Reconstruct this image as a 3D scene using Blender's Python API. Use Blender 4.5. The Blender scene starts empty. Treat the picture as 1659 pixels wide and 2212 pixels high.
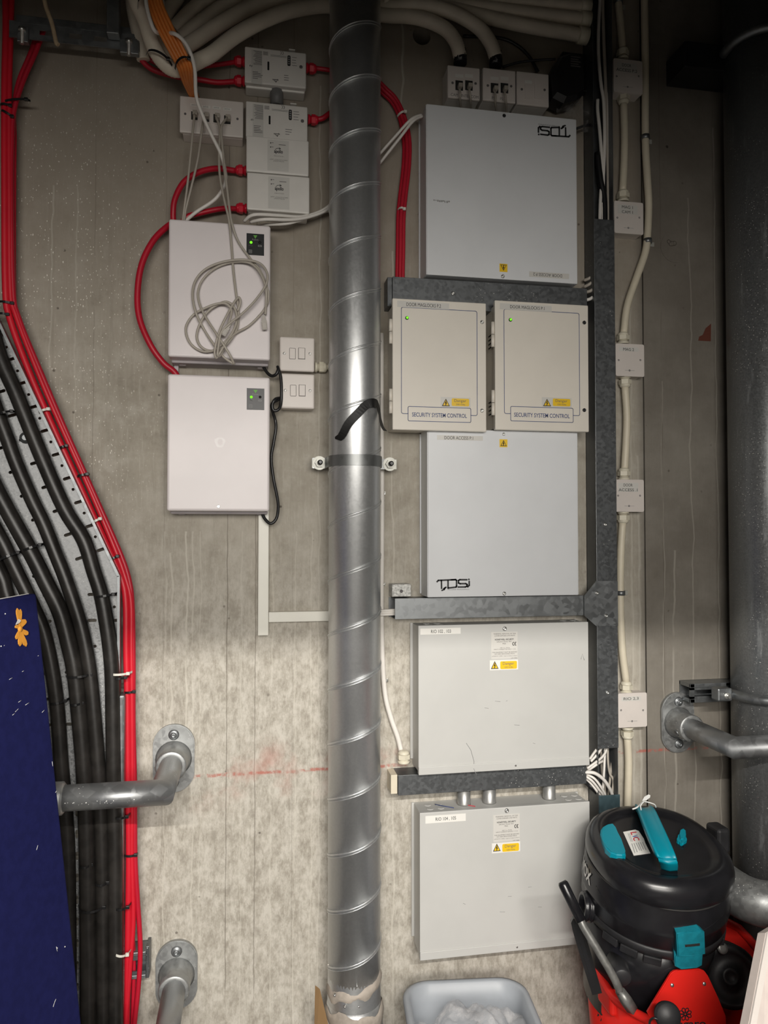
import bpy, bmesh, math, random
from mathutils import Vector, Matrix
random.seed(7)
sc = bpy.context.scene
# ------------------------------------------------------------------ camera, world, lamps, exposure
FW, FH, FPX = 1659.0, 2212.0, 1600.0
CAM = Vector((0.0, -1.8, 1.5))
YAW, PITCH = math.radians(10.2), math.radians(1.5)
FWD = Vector((math.sin(YAW)*math.cos(PITCH), math.cos(YAW)*math.cos(PITCH), math.sin(PITCH)))
RGT = Vector((math.cos(YAW), -math.sin(YAW), 0.0))
UPV = RGT.cross(FWD)
cd = bpy.data.cameras.new('camera'); cam = bpy.data.objects.new('camera', cd)
sc.collection.objects.link(cam)
cd.sensor_fit = 'VERTICAL'; cd.sensor_height = 36.0; cd.lens = 36.0*FPX/FH; cd.clip_start = 0.02
cam.matrix_world = Matrix.Translation(CAM) @ Matrix((RGT, UPV, -FWD)).transposed().to_4x4()
sc.camera = cam
w = bpy.data.worlds.new('world'); sc.world = w; w.use_nodes = True
w.node_tree.nodes['Background'].inputs[0].default_value = (0.85, 0.92, 1.0, 1)
w.node_tree.nodes['Background'].inputs[1].default_value = 0.012
def area(name, loc, target, sx, sy, energy, col):
    l = bpy.data.lights.new(name, 'AREA'); l.shape = 'RECTANGLE'; l.size = sx; l.size_y = sy
    l.energy = energy; l.color = col
    o = bpy.data.objects.new(name, l); sc.collection.objects.link(o); o.location = loc
    o.rotation_euler = (Vector(target)-Vector(loc)).to_track_quat('-Z', 'Y').to_euler()
    return o
# the corridor behind the camera: a slim ceiling batten that only the lower wall sees over the lintel,
# and a broad unseen fill added before the corridor's far wall, which the lintel hides little by little towards the ceiling
area('corridor_batten', (0.1, -3.0, 2.46), (0.1, -1.6, 1.2), 1.5, 0.03, 82, (1.0, 0.955, 0.885))
area('corridor_wall_fill', (0.0, -4.15, 1.98), (0.0, 0.0, 1.95), 2.4, 1.06, 114, (1.0, 0.955, 0.885))
vs = sc.view_settings
vs.view_transform = 'Standard'; vs.look = 'None'; vs.gamma = 1.0; vs.use_curve_mapping = False; vs.exposure = 0.0

# ------------------------------------------------------------------ where things are: a wall plane seen by the camera
def W(u, v, d=0.0):
    """point on the plane d metres in front of the back wall that the photograph shows at (u, v)"""
    r = FWD*FPX + RGT*(u-FW/2) - UPV*(v-FH/2)
    t = (-d-CAM.y)/r.y
    return CAM + r*t
def R(u0, v0, u1, v1, d):
    uc, vc = (u0+u1)/2, (v0+v1)/2
    return W(u0, vc, d).x, W(u1, vc, d).x, W(uc, v1, d).z, W(uc, v0, d).z
def PX(u, v, d):
    """metres per photograph pixel there"""
    return (W(u+1, v, d)-W(u, v, d)).length
# ------------------------------------------------------------------ materials
MATS = {}
class N:
    def __init__(s, name):
        s.m = bpy.data.materials.new(name); s.m.use_nodes = True; s.t = s.m.node_tree; s.n = s.t.nodes
        s.b = s.n['Principled BSDF']; s._pos = None
    def set(s, node, key, val):
        if isinstance(val, bpy.types.NodeSocket): s.t.links.new(val, node.inputs[key])
        else: node.inputs[key].default_value = val
    def new(s, typ, **ins):
        nd = s.n.new(typ)
        for k, v in ins.items(): s.set(nd, k.replace('_', ' '), v)
        return nd
    @property
    def pos(s):
        if s._pos is None: s._pos = s.n.new('ShaderNodeNewGeometry').outputs['Position']
        return s._pos
    def math(s, op, a, b=0.0, c=None, clamp=False):
        nd = s.n.new('ShaderNodeMath'); nd.operation = op; nd.use_clamp = clamp
        s.set(nd, 0, a); s.set(nd, 1, b)
        if c is not None: s.set(nd, 2, c)
        return nd.outputs[0]
    def scaled(s, sx, sy, sz):
        nd = s.n.new('ShaderNodeMapping'); s.set(nd, 'Vector', s.pos); nd.inputs['Scale'].default_value = (sx, sy, sz)
        return nd.outputs[0]
    def noise(s, scale=1.0, detail=4.0, rough=0.6, vec=None, out='Fac'):
        nd = s.new('ShaderNodeTexNoise', Scale=scale, Detail=detail, Roughness=rough, Vector=vec or s.pos)
        return nd.outputs[out]
    def voro(s, scale, vec=None, out='Distance', feature='F1'):
        nd = s.n.new('ShaderNodeTexVoronoi'); nd.feature = feature
        s.set(nd, 'Scale', scale); s.set(nd, 'Vector', vec or s.pos)
        return nd.outputs[out]
    def ramp(s, fac, a, b, va=0.0, vb=1.0):
        nd = s.n.new('ShaderNodeMapRange'); nd.interpolation_type = 'SMOOTHSTEP'
        s.set(nd, 0, fac); s.set(nd, 1, a); s.set(nd, 2, b); s.set(nd, 3, va); s.set(nd, 4, vb)
        return nd.outputs[0]
    def mix(s, fac, a, b, mode='MIX'):
        nd = s.n.new('ShaderNodeMix'); nd.data_type = 'RGBA'; nd.blend_type = mode
        s.set(nd, 0, fac)
        for k, v in ((6, a), (7, b)):
            s.set(nd, k, v if isinstance(v, bpy.types.NodeSocket) else (*v, 1) if len(v) == 3 else v)
        return nd.outputs[2]
    def bump(s, h, strength=0.3, dist=0.002):
        nd = s.new('ShaderNodeBump', Strength=strength, Distance=dist, Height=h)
        s.t.links.new(nd.outputs[0], s.b.inputs['Normal'])
    def xyz(s):
        nd = s.new('ShaderNodeSeparateXYZ', Vector=s.pos); return nd.outputs
def M(name, col, rough=0.5, metal=0.0, var=0.08, vscale=14.0, bump=0.0, bscale=300.0, spec=0.5, emit=0.0, trans=0.0, alpha=1.0, coat=0.0):
    if name in MATS: return MATS[name]
    n = N(name); b = n.b
    f = n.noise(vscale, 3.0)
    lo = tuple(c*(1-var) for c in col); hi = tuple(min(1.0, c*(1+var)) for c in col)
    n.t.links.new(n.mix(n.ramp(f, 0.3, 0.7), lo, hi), b.inputs['Base Color'])
    b.inputs['Roughness'].default_value = rough; b.inputs['Metallic'].default_value = metal
    b.inputs['Specular IOR Level'].default_value = spec
    b.inputs['Transmission Weight'].default_value = trans; b.inputs['Alpha'].default_value = alpha
    b.inputs['Coat Weight'].default_value = coat
    if emit: 
        b.inputs['Emission Color'].default_value = (*col, 1); b.inputs['Emission Strength'].default_value = emit
    if bump: n.bump(n.noise(bscale, 2.0), bump, 0.001)
    MATS[name] = n.m; return n.m
def galv(name, col, rough=0.38, metal=0.9, spangle=0.25, scale=55.0, flecks=0.0, streak=0.0, bmp=0.06, rv=0.14):
    """galvanised zinc: crystal spangle, faint grain, optional pale specks of dust and plaster"""
    n = N(name)
    c = n.voro(scale, out='Color'); cs = n.new('ShaderNodeSeparateColor', Color=c).outputs[0]
    g = n.noise(6.0, 5.0)
    v = n.math('ADD', n.math('MULTIPLY', cs, spangle), n.math('MULTIPLY', g, 0.3))
    colr = n.mix(v, tuple(x*0.72 for x in col), tuple(min(1, x*1.28) for x in col))
    rg = n.math('ADD', n.math('MULTIPLY', cs, rv), rough-rv/2)
    mt = metal
    if streak:
        s = n.ramp(n.noise(1.0, 6.0, 0.7, n.scaled(60, 60, 9)), 0.55, 0.75)
        colr = n.mix(n.math('MULTIPLY', s, streak), colr, tuple(min(1, x*1.5) for x in col))
        rg = n.math('ADD', rg, n.math('MULTIPLY', s, rv*1.8))
    if flecks:
        fl = n.math('MULTIPLY', n.ramp(n.voro(150.0), 0.16, 0.10), n.ramp(n.noise(9.0, 3.0), 0.62-flecks*0.2, 0.72-flecks*0.2))
        colr = n.mix(fl, colr, (0.7, 0.69, 0.66)); mt = n.math('MULTIPLY', n.math('SUBTRACT', 1.0, fl), metal)
        rg = n.math('MAXIMUM', rg, n.math('MULTIPLY', fl, 0.7))
    n.set(n.b, 'Base Color', colr); n.set(n.b, 'Roughness', rg); n.set(n.b, 'Metallic', mt)
    n.bump(n.noise(120.0, 2.0), bmp, 0.001)
    MATS[name] = n.m; return n.m
def concrete():
    n = N('board_marked_concrete'); x, y, z = n.xyz()
    big = n.noise(2.3, 6.0, 0.62); mid = n.noise(16.0, 6.0, 0.7); fine = n.noise(120.0, 4.0, 0.7)
    stre = n.noise(1.0, 5.0, 0.65, n.scaled(38, 5, 1.7)); grain = n.noise(1.0, 5.0, 0.75, n.scaled(150, 30, 14))
    c = n.mix(n.ramp(big, 0.3, 0.7), (0.325, 0.295, 0.245), (0.43, 0.398, 0.34))
    c = n.mix(n.math('MULTIPLY', n.ramp(mid, 0.45, 0.68), 0.5), c, (0.53, 0.50, 0.445))
    c = n.mix(n.math('MULTIPLY', n.ramp(mid, 0.46, 0.30), 0.55), c, (0.24, 0.215, 0.175))
    c = n.mix(n.math('MULTIPLY', n.ramp(grain, 0.5, 0.72), 0.4), c, (0.58, 0.55, 0.485))
    c = n.mix(n.math('MULTIPLY', n.ramp(stre, 0.56, 0.70), 0.35), c, (0.25, 0.226, 0.187))
    # more mottled low on the wall, and paler: brighter light put into the colour
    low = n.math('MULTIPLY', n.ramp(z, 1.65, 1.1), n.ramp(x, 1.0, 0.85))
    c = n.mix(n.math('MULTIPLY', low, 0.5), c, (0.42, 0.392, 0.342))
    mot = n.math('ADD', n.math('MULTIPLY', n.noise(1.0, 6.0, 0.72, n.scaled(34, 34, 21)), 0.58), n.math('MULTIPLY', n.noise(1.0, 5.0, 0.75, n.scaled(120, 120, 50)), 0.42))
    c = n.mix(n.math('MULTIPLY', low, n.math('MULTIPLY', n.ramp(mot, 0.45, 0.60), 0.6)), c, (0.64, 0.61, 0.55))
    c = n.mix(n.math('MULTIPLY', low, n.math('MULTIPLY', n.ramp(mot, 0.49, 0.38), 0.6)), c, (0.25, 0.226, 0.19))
    up = n.ramp(z, 1.7, 2.4)  # darker, more even brown towards the top
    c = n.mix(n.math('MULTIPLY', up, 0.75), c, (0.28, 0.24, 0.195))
    rgt = n.ramp(x, 0.99, 1.03)  # darker brown right of the wall joint
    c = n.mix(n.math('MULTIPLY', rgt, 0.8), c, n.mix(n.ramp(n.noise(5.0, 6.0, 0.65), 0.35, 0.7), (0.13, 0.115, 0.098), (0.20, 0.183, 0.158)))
    # lime runs, fine and nearly vertical
    wob = n.math('MULTIPLY', n.noise(5.0, 3.0, 0.6, n.scaled(1, 1, 1)), 0.03)
    xs = n.math('ADD', x, wob)
    for i, (px, s, zlo, zhi, wd) in enumerate(((-0.182, 0.5, 0.9, 1.45, 0.0014), (-0.195, 0.35, 0.3, 1.5, 0.0012), (-0.115, 0.35, 0.4, 1.5, 0.001), (-0.02, 0.3, 0.2, 1.5, 0.001), (0.05, 0.35, 0.2, 1.4, 0.0012), (0.105, 0.4, 0.2, 1.5, 0.0012), (0.145, 0.4, 0.2, 1.5, 0.001), (-0.147, 0.6, 0.9, 1.5, 0.0016), (-0.132, 0.45, 0.3, 1.5, 0.0013), (0.164, 0.35, 0.2, 2.6, 0.0013), (0.345, 0.4, 0.2, 2.2, 0.0016), (0.985, 0.6, 0.5, 2.1, 0.002), (1.005, 0.55, 0.6, 1.7, 0.0022), (1.075, 0.4, 0.5, 1.9, 0.0014), (1.105, 0.45, 0.4, 1.45, 0.002), (1.16, 0.4, 0.4, 2.4, 0.0014), (1.235, 0.4, 0.3, 2.6, 0.0014), (-0.452, 0.3, 1.6, 2.3, 0.0014), (-0.40, 0.25, 1.4, 2.4, 0.0012), (0.37, 0.5, 1.9, 2.8, 0.0018))):
        dd = n.math('ABSOLUTE', n.math('SUBTRACT', xs, px+0.015))
        mk = n.math('MULTIPLY', n.ramp(dd, wd*1.9, wd*0.7), n.math('MULTIPLY', n.math('GREATER_THAN', z, zlo), n.math('LESS_THAN', z, zhi)))
        mk = n.math('MULTIPLY', mk, n.ramp(n.noise(7.0, 2.0, 0.5, n.scaled(1, 1, 1.0)), 0.30, 0.46))
        c = n.mix(n.math('MULTIPLY', mk, s*(0.55 if px > 0.9 else 1.0)), c, (0.60, 0.57, 0.50))
    # hairline board joints
    for px, s in ((-0.054, 0.6), (0.012, 0.55), (-0.36, 0.3), (0.10, 0.2), (1.075, 0.55), (1.232, 0.35), (1.262, 0.4), (-0.2, 0.2)):
        dd = n.math('ABSOLUTE', n.math('SUBTRACT', n.math('ADD', x, n.math('MULTIPLY', n.noise(9.0, 3.0), 0.008)), px+0.004))
        c = n.mix(n.math('MULTIPLY', n.math('MULTIPLY', n.ramp(dd, 0.0016, 0.0005), s), n.ramp(n.noise(4.0, 2.0), 0.35, 0.5)), c, (0.12, 0.10, 0.08))
    # spatter of pale plaster on the left
    sp = n.math('MULTIPLY', n.ramp(n.voro(70.0, n.scaled(1.5, 1, 0.6)), n.math('MULTIPLY', n.noise(60.0, 3.0), 0.24), n.math('MULTIPLY', n.noise(60.0, 3.0), 0.17)), n.ramp(n.voro(70.0, n.scaled(1, 1, 0.8), 'Color'), 0.45, 0.5))
    sp2 = n.math('MULTIPLY', n.ramp(n.voro(150.0, n.scaled(1.3, 1, 0.7)), 0.20, 0.14), n.ramp(n.voro(150.0, n.scaled(1.3, 1, 0.7), 'Color'), 0.5, 0.55))
    area_ = n.math('MULTIPLY', n.ramp(x, -0.10, -0.42), n.math('MULTIPLY', n.ramp(z, 1.35, 1.7), n.ramp(z, 2.75, 2.1)))
    area_ = n.math('MULTIPLY', area_, n.ramp(n.noise(6.0, 3.0), 0.30, 0.44))
    c = n.mix(n.math('MULTIPLY', n.math('MAXIMUM', sp, sp2), area_), c, (0.80, 0.77, 0.70))
    # pits
    pit = n.math('MULTIPLY', n.ramp(n.voro(26.0), 0.10, 0.05), n.ramp(n.noise(11.0, 2.0), 0.52, 0.62))
    c = n.mix(n.math('MULTIPLY', pit, 0.75), c, (0.085, 0.07, 0.055))
    # the red snapped chalk line and its dust
    zr = W(620, 1666, 0).z
    lz = n.math('ABSOLUTE', n.math('ADD', n.math('SUBTRACT', z, zr), n.math('MULTIPLY', n.math('SUBTRACT', n.noise(20.0, 3.0), 0.5), 0.012)))
    inx = n.math('MAXIMUM', n.math('MULTIPLY', n.math('GREATER_THAN', x, -0.13), n.math('LESS_THAN', x, 0.385)), n.math('MULTIPLY', n.math('GREATER_THAN', x, 0.88), n.math('LESS_THAN', x, 1.2)))
    ln = n.math('MULTIPLY', n.math('MULTIPLY', n.ramp(lz, 0.006, 0.001), n.ramp(n.noise(60.0, 4.0), 0.4, 0.6)), inx)
    c = n.mix(n.math('MULTIPLY', ln, 0.75), c, (0.42, 0.10, 0.075))
    hz = n.math('MULTIPLY', n.math('MULTIPLY', n.ramp(lz, 0.11, 0.0), n.ramp(n.noise(9.0, 4.0), 0.48, 0.75)), n.math('MULTIPLY', n.math('LESS_THAN', x, 0.385), n.math('GREATER_THAN', x, -0.14)))
    c = n.mix(n.math('MULTIPLY', hz, 0.55), c, (0.46, 0.19, 0.15))
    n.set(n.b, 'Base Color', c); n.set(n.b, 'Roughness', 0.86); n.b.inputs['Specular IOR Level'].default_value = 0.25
    h = n.math('ADD', n.math('MULTIPLY', grain, 0.5), n.math('ADD', n.math('MULTIPLY', fine, 0.4), n.math('MULTIPLY', pit, -1.5)))
    n.bump(h, 0.35, 0.003)
    MATS['concrete'] = n.m; return n.m

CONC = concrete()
GALV = galv('galvanised_steel', (0.30, 0.315, 0.325), 0.42, 0.8, 0.28, 85.0)
GALVD = galv('galvanised_trunking', (0.185, 0.195, 0.203), 0.42, 0.75, 0.14, 150.0, 0.25)
GALVT = galv('galvanised_tray', (0.26, 0.265, 0.27), 0.48, 0.6, 1.3, 330.0, 0.8)
DUCT = galv('spiral_duct_zinc', (0.78, 0.80, 0.81), 0.40, 0.85, 0.10, 240.0, 0.0, 0.12, 0.008, 0.04)
PIPEM = galv('weathered_pipe_zinc', (0.27, 0.28, 0.285), 0.36, 0.6, 0.3, 300.0, 0.95, 0.8)
RAILM = galv('handrail_zinc', (0.40, 0.41, 0.42), 0.45, 0.8, 0.3, 36.0, 0.45, 0.2)
CASTM = galv('cast_flange_zinc', (0.42, 0.43, 0.43), 0.48, 0.75, 0.3, 130.0, 0.5)
ZBRIGHT = M('bright_zinc', (0.50, 0.50, 0.46), 0.5, 0.45, 0.1, 60)
SCREW = M('screw_steel', (0.62, 0.62, 0.60), 0.3, 0.9, 0.1, 200)
BOXW = M('white_box_paint', (0.72, 0.735, 0.755), 0.40, 0, 0.02, 8, 0.04, 700)
RIOW = M('grey_white_box_paint', (0.535, 0.533, 0.515), 0.45, 0, 0.02, 9, 0.04, 700)
MAGW = M('cream_box_paint', (0.745, 0.70, 0.625), 0.42, 0, 0.02, 9, 0.04, 700)
FUSW = M('lilac_white_plastic', (0.80, 0.745, 0.75), 0.38, 0, 0.025, 7, 0.03, 500)
FUSB = M('lilac_grey_plastic', (0.42, 0.385, 0.40), 0.5)
PLW = M('white_plastic', (0.72, 0.665, 0.625), 0.35, 0, 0.02)
MODW = M('module_plastic', (0.76, 0.735, 0.695), 0.4, 0, 0.03)
JBW = M('junction_box_plastic', (0.68, 0.625, 0.585), 0.45, 0, 0.03)
CREAM = M('cream_plastic', (0.70, 0.655, 0.53), 0.42, 0, 0.04)
CREAMC = M('cream_cable', (0.70, 0.635, 0.50), 0.45, 0, 0.05)
CONDU = M('cream_conduit', (0.76, 0.69, 0.575), 0.5, 0, 0.06)
WTRUNK = M('white_trunking_plastic', (0.76, 0.745, 0.67), 0.38, 0, 0.02)
WCAB = M('white_cable', (0.80, 0.765, 0.72), 0.42, 0, 0.04)
GCAB = M('grey_patch_cable', (0.44, 0.40, 0.345), 0.42, 0, 0.04)
REDC = M('red_cable', (0.47, 0.007, 0.026), 0.42, 0, 0.08, 9)
REDB = M('bright_red_cable', (0.60, 0.010, 0.026), 0.42, 0, 0.06, 9)
REDG = M('red_gland_plastic', (0.62, 0.012, 0.035), 0.28, 0, 0.05)
ORNG = M('orange_cable', (0.72, 0.225, 0.045), 0.45, 0, 0.08)
BLKC = M('black_cable_sheath', (0.019, 0.017, 0.0155), 0.38, 0, 0.35, 30, 0.15, 90)
BLK = M('black_plastic', (0.012, 0.012, 0.013), 0.35, 0, 0.2)
BLKG = M('gloss_black_plastic', (0.011, 0.011, 0.013), 0.26, 0, 0.2, 20, 0.03, 400)
BLKM = M('matt_black_plastic', (0.017, 0.017, 0.019), 0.5, 0, 0.25, 25, 0.08, 600)
DARK = M('dark_recess', (0.02, 0.019, 0.018), 0.7)
INK = M('black_ink', (0.02, 0.02, 0.022), 0.6)
INKG = M('grey_ink', (0.14, 0.13, 0.13), 0.6)
BLUEI = M('blue_ink', (0.035, 0.06, 0.19), 0.6)
YEL = M('yellow_sticker', (0.85, 0.55, 0.015), 0.4, 0, 0.02)
PAPER = M('white_sticker', (0.80, 0.785, 0.745), 0.45, 0, 0.02)
CLEARL = M('clear_label', (0.64, 0.625, 0.59), 0.3, 0, 0.02)
TEAL = M('teal_plastic', (0.0, 0.245, 0.33), 0.36, 0, 0.04)
TEALD = M('worn_teal_plastic', (0.006, 0.19, 0.25), 0.45, 0, 0.15, 60, 0.1, 200)
REDP = M('red_bucket_plastic', (0.72, 0.018, 0.012), 0.36, 0, 0.05, 8, 0.05, 500)
GREYT = M('grey_lever_tube', (0.22, 0.22, 0.21), 0.42, 0.5, 0.25, 40)
BINM = M('grey_bin_plastic', (0.36, 0.385, 0.42), 0.42, 0, 0.03)
NAVY = M('navy_felt', (0.0115, 0.0135, 0.075), 0.95, 0, 0.1, 60, 0.25, 900, 0.1)
ORP = M('orange_foam_petal', (0.70, 0.30, 0.035), 0.6, 0, 0.06, 60)
LINT = M('white_lint', (0.7, 0.7, 0.68), 0.8)
CARD = M('brown_cardboard', (0.36, 0.22, 0.10), 0.8, 0, 0.06)
SEAL = M('duct_sealant', (0.37, 0.325, 0.28), 0.75, 0, 0.2, 30, 0.35, 60)
TAPE = M('black_tape', (0.005, 0.005, 0.005), 0.55, 0, 0.1)
LEDG = M('green_led', (0.18, 0.9, 0.02), 0.4, emit=1.1)
LBLB = M('black_indicator_label', (0.014, 0.015, 0.017), 0.4)
LBLG = M('charcoal_indicator_label', (0.05, 0.05, 0.055), 0.4)
GRN = M('green_print', (0.14, 0.42, 0.06), 0.5)
GRYP = M('grey_print', (0.33, 0.33, 0.33), 0.5)
RUST = M('red_paint_patch', (0.12, 0.032, 0.018), 0.8)
GPVC = M('grey_conduit_coupler', (0.16, 0.16, 0.16), 0.5)
COUP = M('zinc_coupler', (0.45, 0.45, 0.44), 0.42, 0.7, 0.1, 60)
CREAMP = M('cream_board_paint', (0.66, 0.58, 0.54), 0.5)
ROPE = M('tan_cord', (0.36, 0.27, 0.17), 0.8, 0, 0.15, 90)
TEALTRUNK = galv('bluish_trunking', (0.10, 0.165, 0.19), 0.42, 0.6, 0.25, 90.0, 0.4)
LVR = M('red_print', (0.6, 0.03, 0.05), 0.5)
LVB = M('blue_print', (0.05, 0.12, 0.4), 0.5)
FLOORM = M('grey_floor_paint', (0.075, 0.072, 0.068), 0.5, 0, 0.15, 4)
CEILM = M('concrete_soffit', (0.10, 0.095, 0.088), 0.9, 0, 0.15, 5)
WALLM = M('plain_concrete_wall', (0.12, 0.113, 0.10), 0.9, 0, 0.12, 4)
def film():
    n = N('clear_polythene')
    out = n.n['Material Output']
    n.b.inputs['Base Color'].default_value = (0.75, 0.74, 0.75, 1); n.b.inputs['Roughness'].default_value = 0.12
    n.b.inputs['Specular IOR Level'].default_value = 0.9
    n.bump(n.noise(70.0, 3.0), 0.25, 0.004)
    tr = n.n.new('ShaderNodeBsdfTransparent'); mx = n.n.new('ShaderNodeMixShader')
    n.set(mx, 0, n.math('ADD', n.math('MULTIPLY', n.ramp(n.noise(30.0, 4.0), 0.4, 0.7), 0.28), 0.20))
    n.t.links.new(tr.outputs[0], mx.inputs[1]); n.t.links.new(n.b.outputs[0], mx.inputs[2]); n.t.links.new(mx.outputs[0], out.inputs[0])
    return n.m
FILM = film()
def film2():
    m = FILM.copy(); m.name = 'dim_clear_film'
    for nd in m.node_tree.nodes:
        if nd.type == 'MATH' and nd.operation == 'ADD' and abs(nd.inputs[1].default_value-0.20) < 1e-4: nd.inputs[1].default_value = 0.04
        if nd.type == 'BSDF_PRINCIPLED': nd.inputs['Base Color'].default_value = (0.4, 0.39, 0.38, 1)
    return m
FILM2 = film2()
# ------------------------------------------------------------------ mesh building
class G:
    def __init__(s): s.bm = bmesh.new()
    def face(s, vs, smooth=False):
        try:
            f = s.bm.faces.new(vs); f.smooth = smooth; return f
        except ValueError: return None
    def box(s, x0, x1, y0, y1, z0, z1, bev=0.0, seg=2, mat=None):
        b = bmesh.new(); bmesh.ops.create_cube(b, size=1.0)
        bmesh.ops.scale(b, vec=(abs(x1-x0), abs(y1-y0), abs(z1-z0)), verts=b.verts)
        if bev:
            bmesh.ops.bevel(b, geom=list(b.edges), offset=min(bev, 0.49*min(abs(x1-x0), abs(y1-y0), abs(z1-z0))), segments=seg, affect='EDGES', profile=0.5)
        T = Matrix.Translation(((x0+x1)/2, (y0+y1)/2, (z0+z1)/2))
        if mat is not None: T = mat @ T
        bmesh.ops.transform(b, matrix=T, verts=b.verts); s.join(b); return s
    def join(s, b):
        me = bpy.data.meshes.new('tmp'); b.to_mesh(me); b.free(); s.bm.from_mesh(me); bpy.data.meshes.remove(me)
    def fbox(s, x0, x1, z0, z1, d0, d1, bev=0.0, seg=2):
        return s.box(x0, x1, -d1, -d0, z0, z1, bev, seg)
    def ring(s, c, a, b, r, n, ph=0.0):
        return [s.bm.verts.new(c + a*(r*math.cos(ph+2*math.pi*i/n)) + b*(r*math.sin(ph+2*math.pi*i/n))) for i in range(n)]
    def bridge(s, r0, r1, smooth=True):
        n = len(r0)
        for i in range(n): s.face((r0[i], r0[(i+1) % n], r1[(i+1) % n], r1[i]), smooth)
    def tube(s, pts, r, n=10, caps=True, closed=False, mitre=False, smooth=True):
        """r a number or one per point"""
        P = [Vector(p) for p in pts]; m = len(P)
        rr = r if isinstance(r, (list, tuple)) else [r]*m
        def tan(i):
            if closed: t = P[(i+1) % m]-P[i-1]
            elif i == 0: t = P[1]-P[0]
            elif i == m-1: t = P[-1]-P[-2]
            else: t = (P[i+1]-P[i]).normalized()+(P[i]-P[i-1]).normalized()
            return t.normalized() if t.length > 1e-9 else Vector((0, 0, 1))
        t = tan(0); a = t.cross(Vector((0, 0, 1)))
        if a.length < 0.1: a = t.cross(Vector((1, 0, 0)))
        a.normalize(); rings = []
        for i in range(m):
            t2 = tan(i)
            q = t.rotation_difference(t2); a = q @ a; t = t2; b = t.cross(a)
            rg = []
            sc_ = 1.0
            if mitre and 0 < i < m-1:
                d1 = (P[i]-P[i-1]).normalized(); cs = max(0.3, d1.dot(t))
                bend = ((P[i+1]-P[i]).normalized()-d1)
                bend = bend.normalized() if bend.length > 1e-6 else a
            for k in range(n):
                ang = 2*math.pi*k/n; off = (a*math.cos(ang)+b*math.sin(ang))*rr[i]
                if mitre and 0 < i < m-1: off = off + bend*(off.dot(bend))*(1/cs-1)
                rg.append(s.bm.verts.new(P[i]+off))
            rings.append(rg)
        for i in range(m-1): s.bridge(rings[i], rings[i+1], smooth)
        if closed: s.bridge(rings[-1], rings[0], smooth)
        elif caps:
            s.face(list(reversed(rings[0]))); s.face(rings[-1])
        return s
    def cyl(s, p0, p1, r0, r1=None, n=16, smooth=True):
        return s.tube([p0, p1], [r0, r0 if r1 is None else r1], n, smooth=smooth)
    def lathe(s, o, ax, prof, n=24, smooth=True, caps=True, ang=2*math.pi):
        """prof: (distance along axis, radius)"""
        o = Vector(o); ax = Vector(ax).normalized(); a = ax.cross(Vector((0, 0, 1)))
        if a.length < 0.1: a = ax.cross(Vector((1, 0, 0)))
        a.normalize(); b = ax.cross(a); last = None; first = None
        for h, r in prof:
            rg = s.ring(o+ax*h, a, b, max(r, 1e-5), n)
            if last: s.bridge(last, rg, smooth)
            else: first = rg
            last = rg
        if caps: s.face(list(reversed(first))); s.face(last)
        return s
    def poly(s, pts, thick, to):
        """flat outline with thickness; to(x, y, h) maps to the world"""
        lo = [s.bm.verts.new(to(x, y, 0.0)) for x, y in pts]; hi = [s.bm.verts.new(to(x, y, thick)) for x, y in pts]
        n = len(pts)
        s.face(hi); s.face(list(reversed(lo)))
        for i in range(n): s.face((lo[i], lo[(i+1) % n], hi[(i+1) % n], hi[i]))
        return s
    def strip(s, pts, wv, thick, nv):
        """ribbon along pts, half width vectors wv, thickness along nv (lists or one)"""
        L = None
        for i, p in enumerate(pts):
            p = Vector(p); h = wv[i] if isinstance(wv, list) else wv; nn = nv[i] if isinstance(nv, list) else nv
            q = [s.bm.verts.new(p+h), s.bm.verts.new(p-h), s.bm.verts.new(p-h+nn*thick), s.bm.verts.new(p+h+nn*thick)]
            if L: s.bridge(L, q, False)
            else: s.face(list(reversed(q)))
            L = q
        s.face(L); return s
    def xf(s, m): bmesh.ops.transform(s.bm, matrix=m, verts=s.bm.verts); return s
WLOC = {}
def _link(o, parent, wl):
    sc.collection.objects.link(o); WLOC[o.name] = wl
    if parent is not None:
        o.parent = parent; o.location = wl-WLOC[parent.name]
    else: o.location = wl
def obj(name, g, mat, parent=None, label=None, cat=None, group=None, kind=None):
    bm = g.bm if isinstance(g, G) else g
    bmesh.ops.recalc_face_normals(bm, faces=bm.faces)
    co = [v.co for v in bm.verts]
    c = Vector([(min(p[i] for p in co)+max(p[i] for p in co))/2 for i in range(3)])
    bmesh.ops.translate(bm, verts=bm.verts, vec=-c)
    me = bpy.data.meshes.new(name); bm.to_mesh(me); bm.free(); me.materials.append(mat)
    o = bpy.data.objects.new(name, me); _link(o, parent, c); tag(o, label, cat, group, kind); return o
def tag(o, label=None, cat=None, group=None, kind=None):
    if label: o['label'] = label
    if cat: o['category'] = cat
    if group: o['group'] = group
    if kind: o['kind'] = kind
    return o
def thing(name, loc, label, cat, group=None):
    o = bpy.data.objects.new(name, None); o.empty_display_size = 0.02; _link(o, None, Vector(loc)); return tag(o, label, cat, group)
def catmull(P, k=6, closed=False):
    P = [Vector(p) for p in P]; n = len(P); out = []
    for i in range(n if closed else n-1):
        p1, p2 = P[i], P[(i+1) % n]
        p0 = P[i-1] if (i > 0 or closed) else p1*2-p2
        p3 = P[(i+2) % n] if (i+2 < n or closed) else p2*2-p1
        for j in range(k):
            t = j/k
            out.append(0.5*((2*p1)+(p2-p0)*t+(2*p0-5*p1+4*p2-p3)*t*t+(3*p1-p0-3*p2+p3)*t**3))
    if not closed: out.append(P[-1])
    return out
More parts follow.
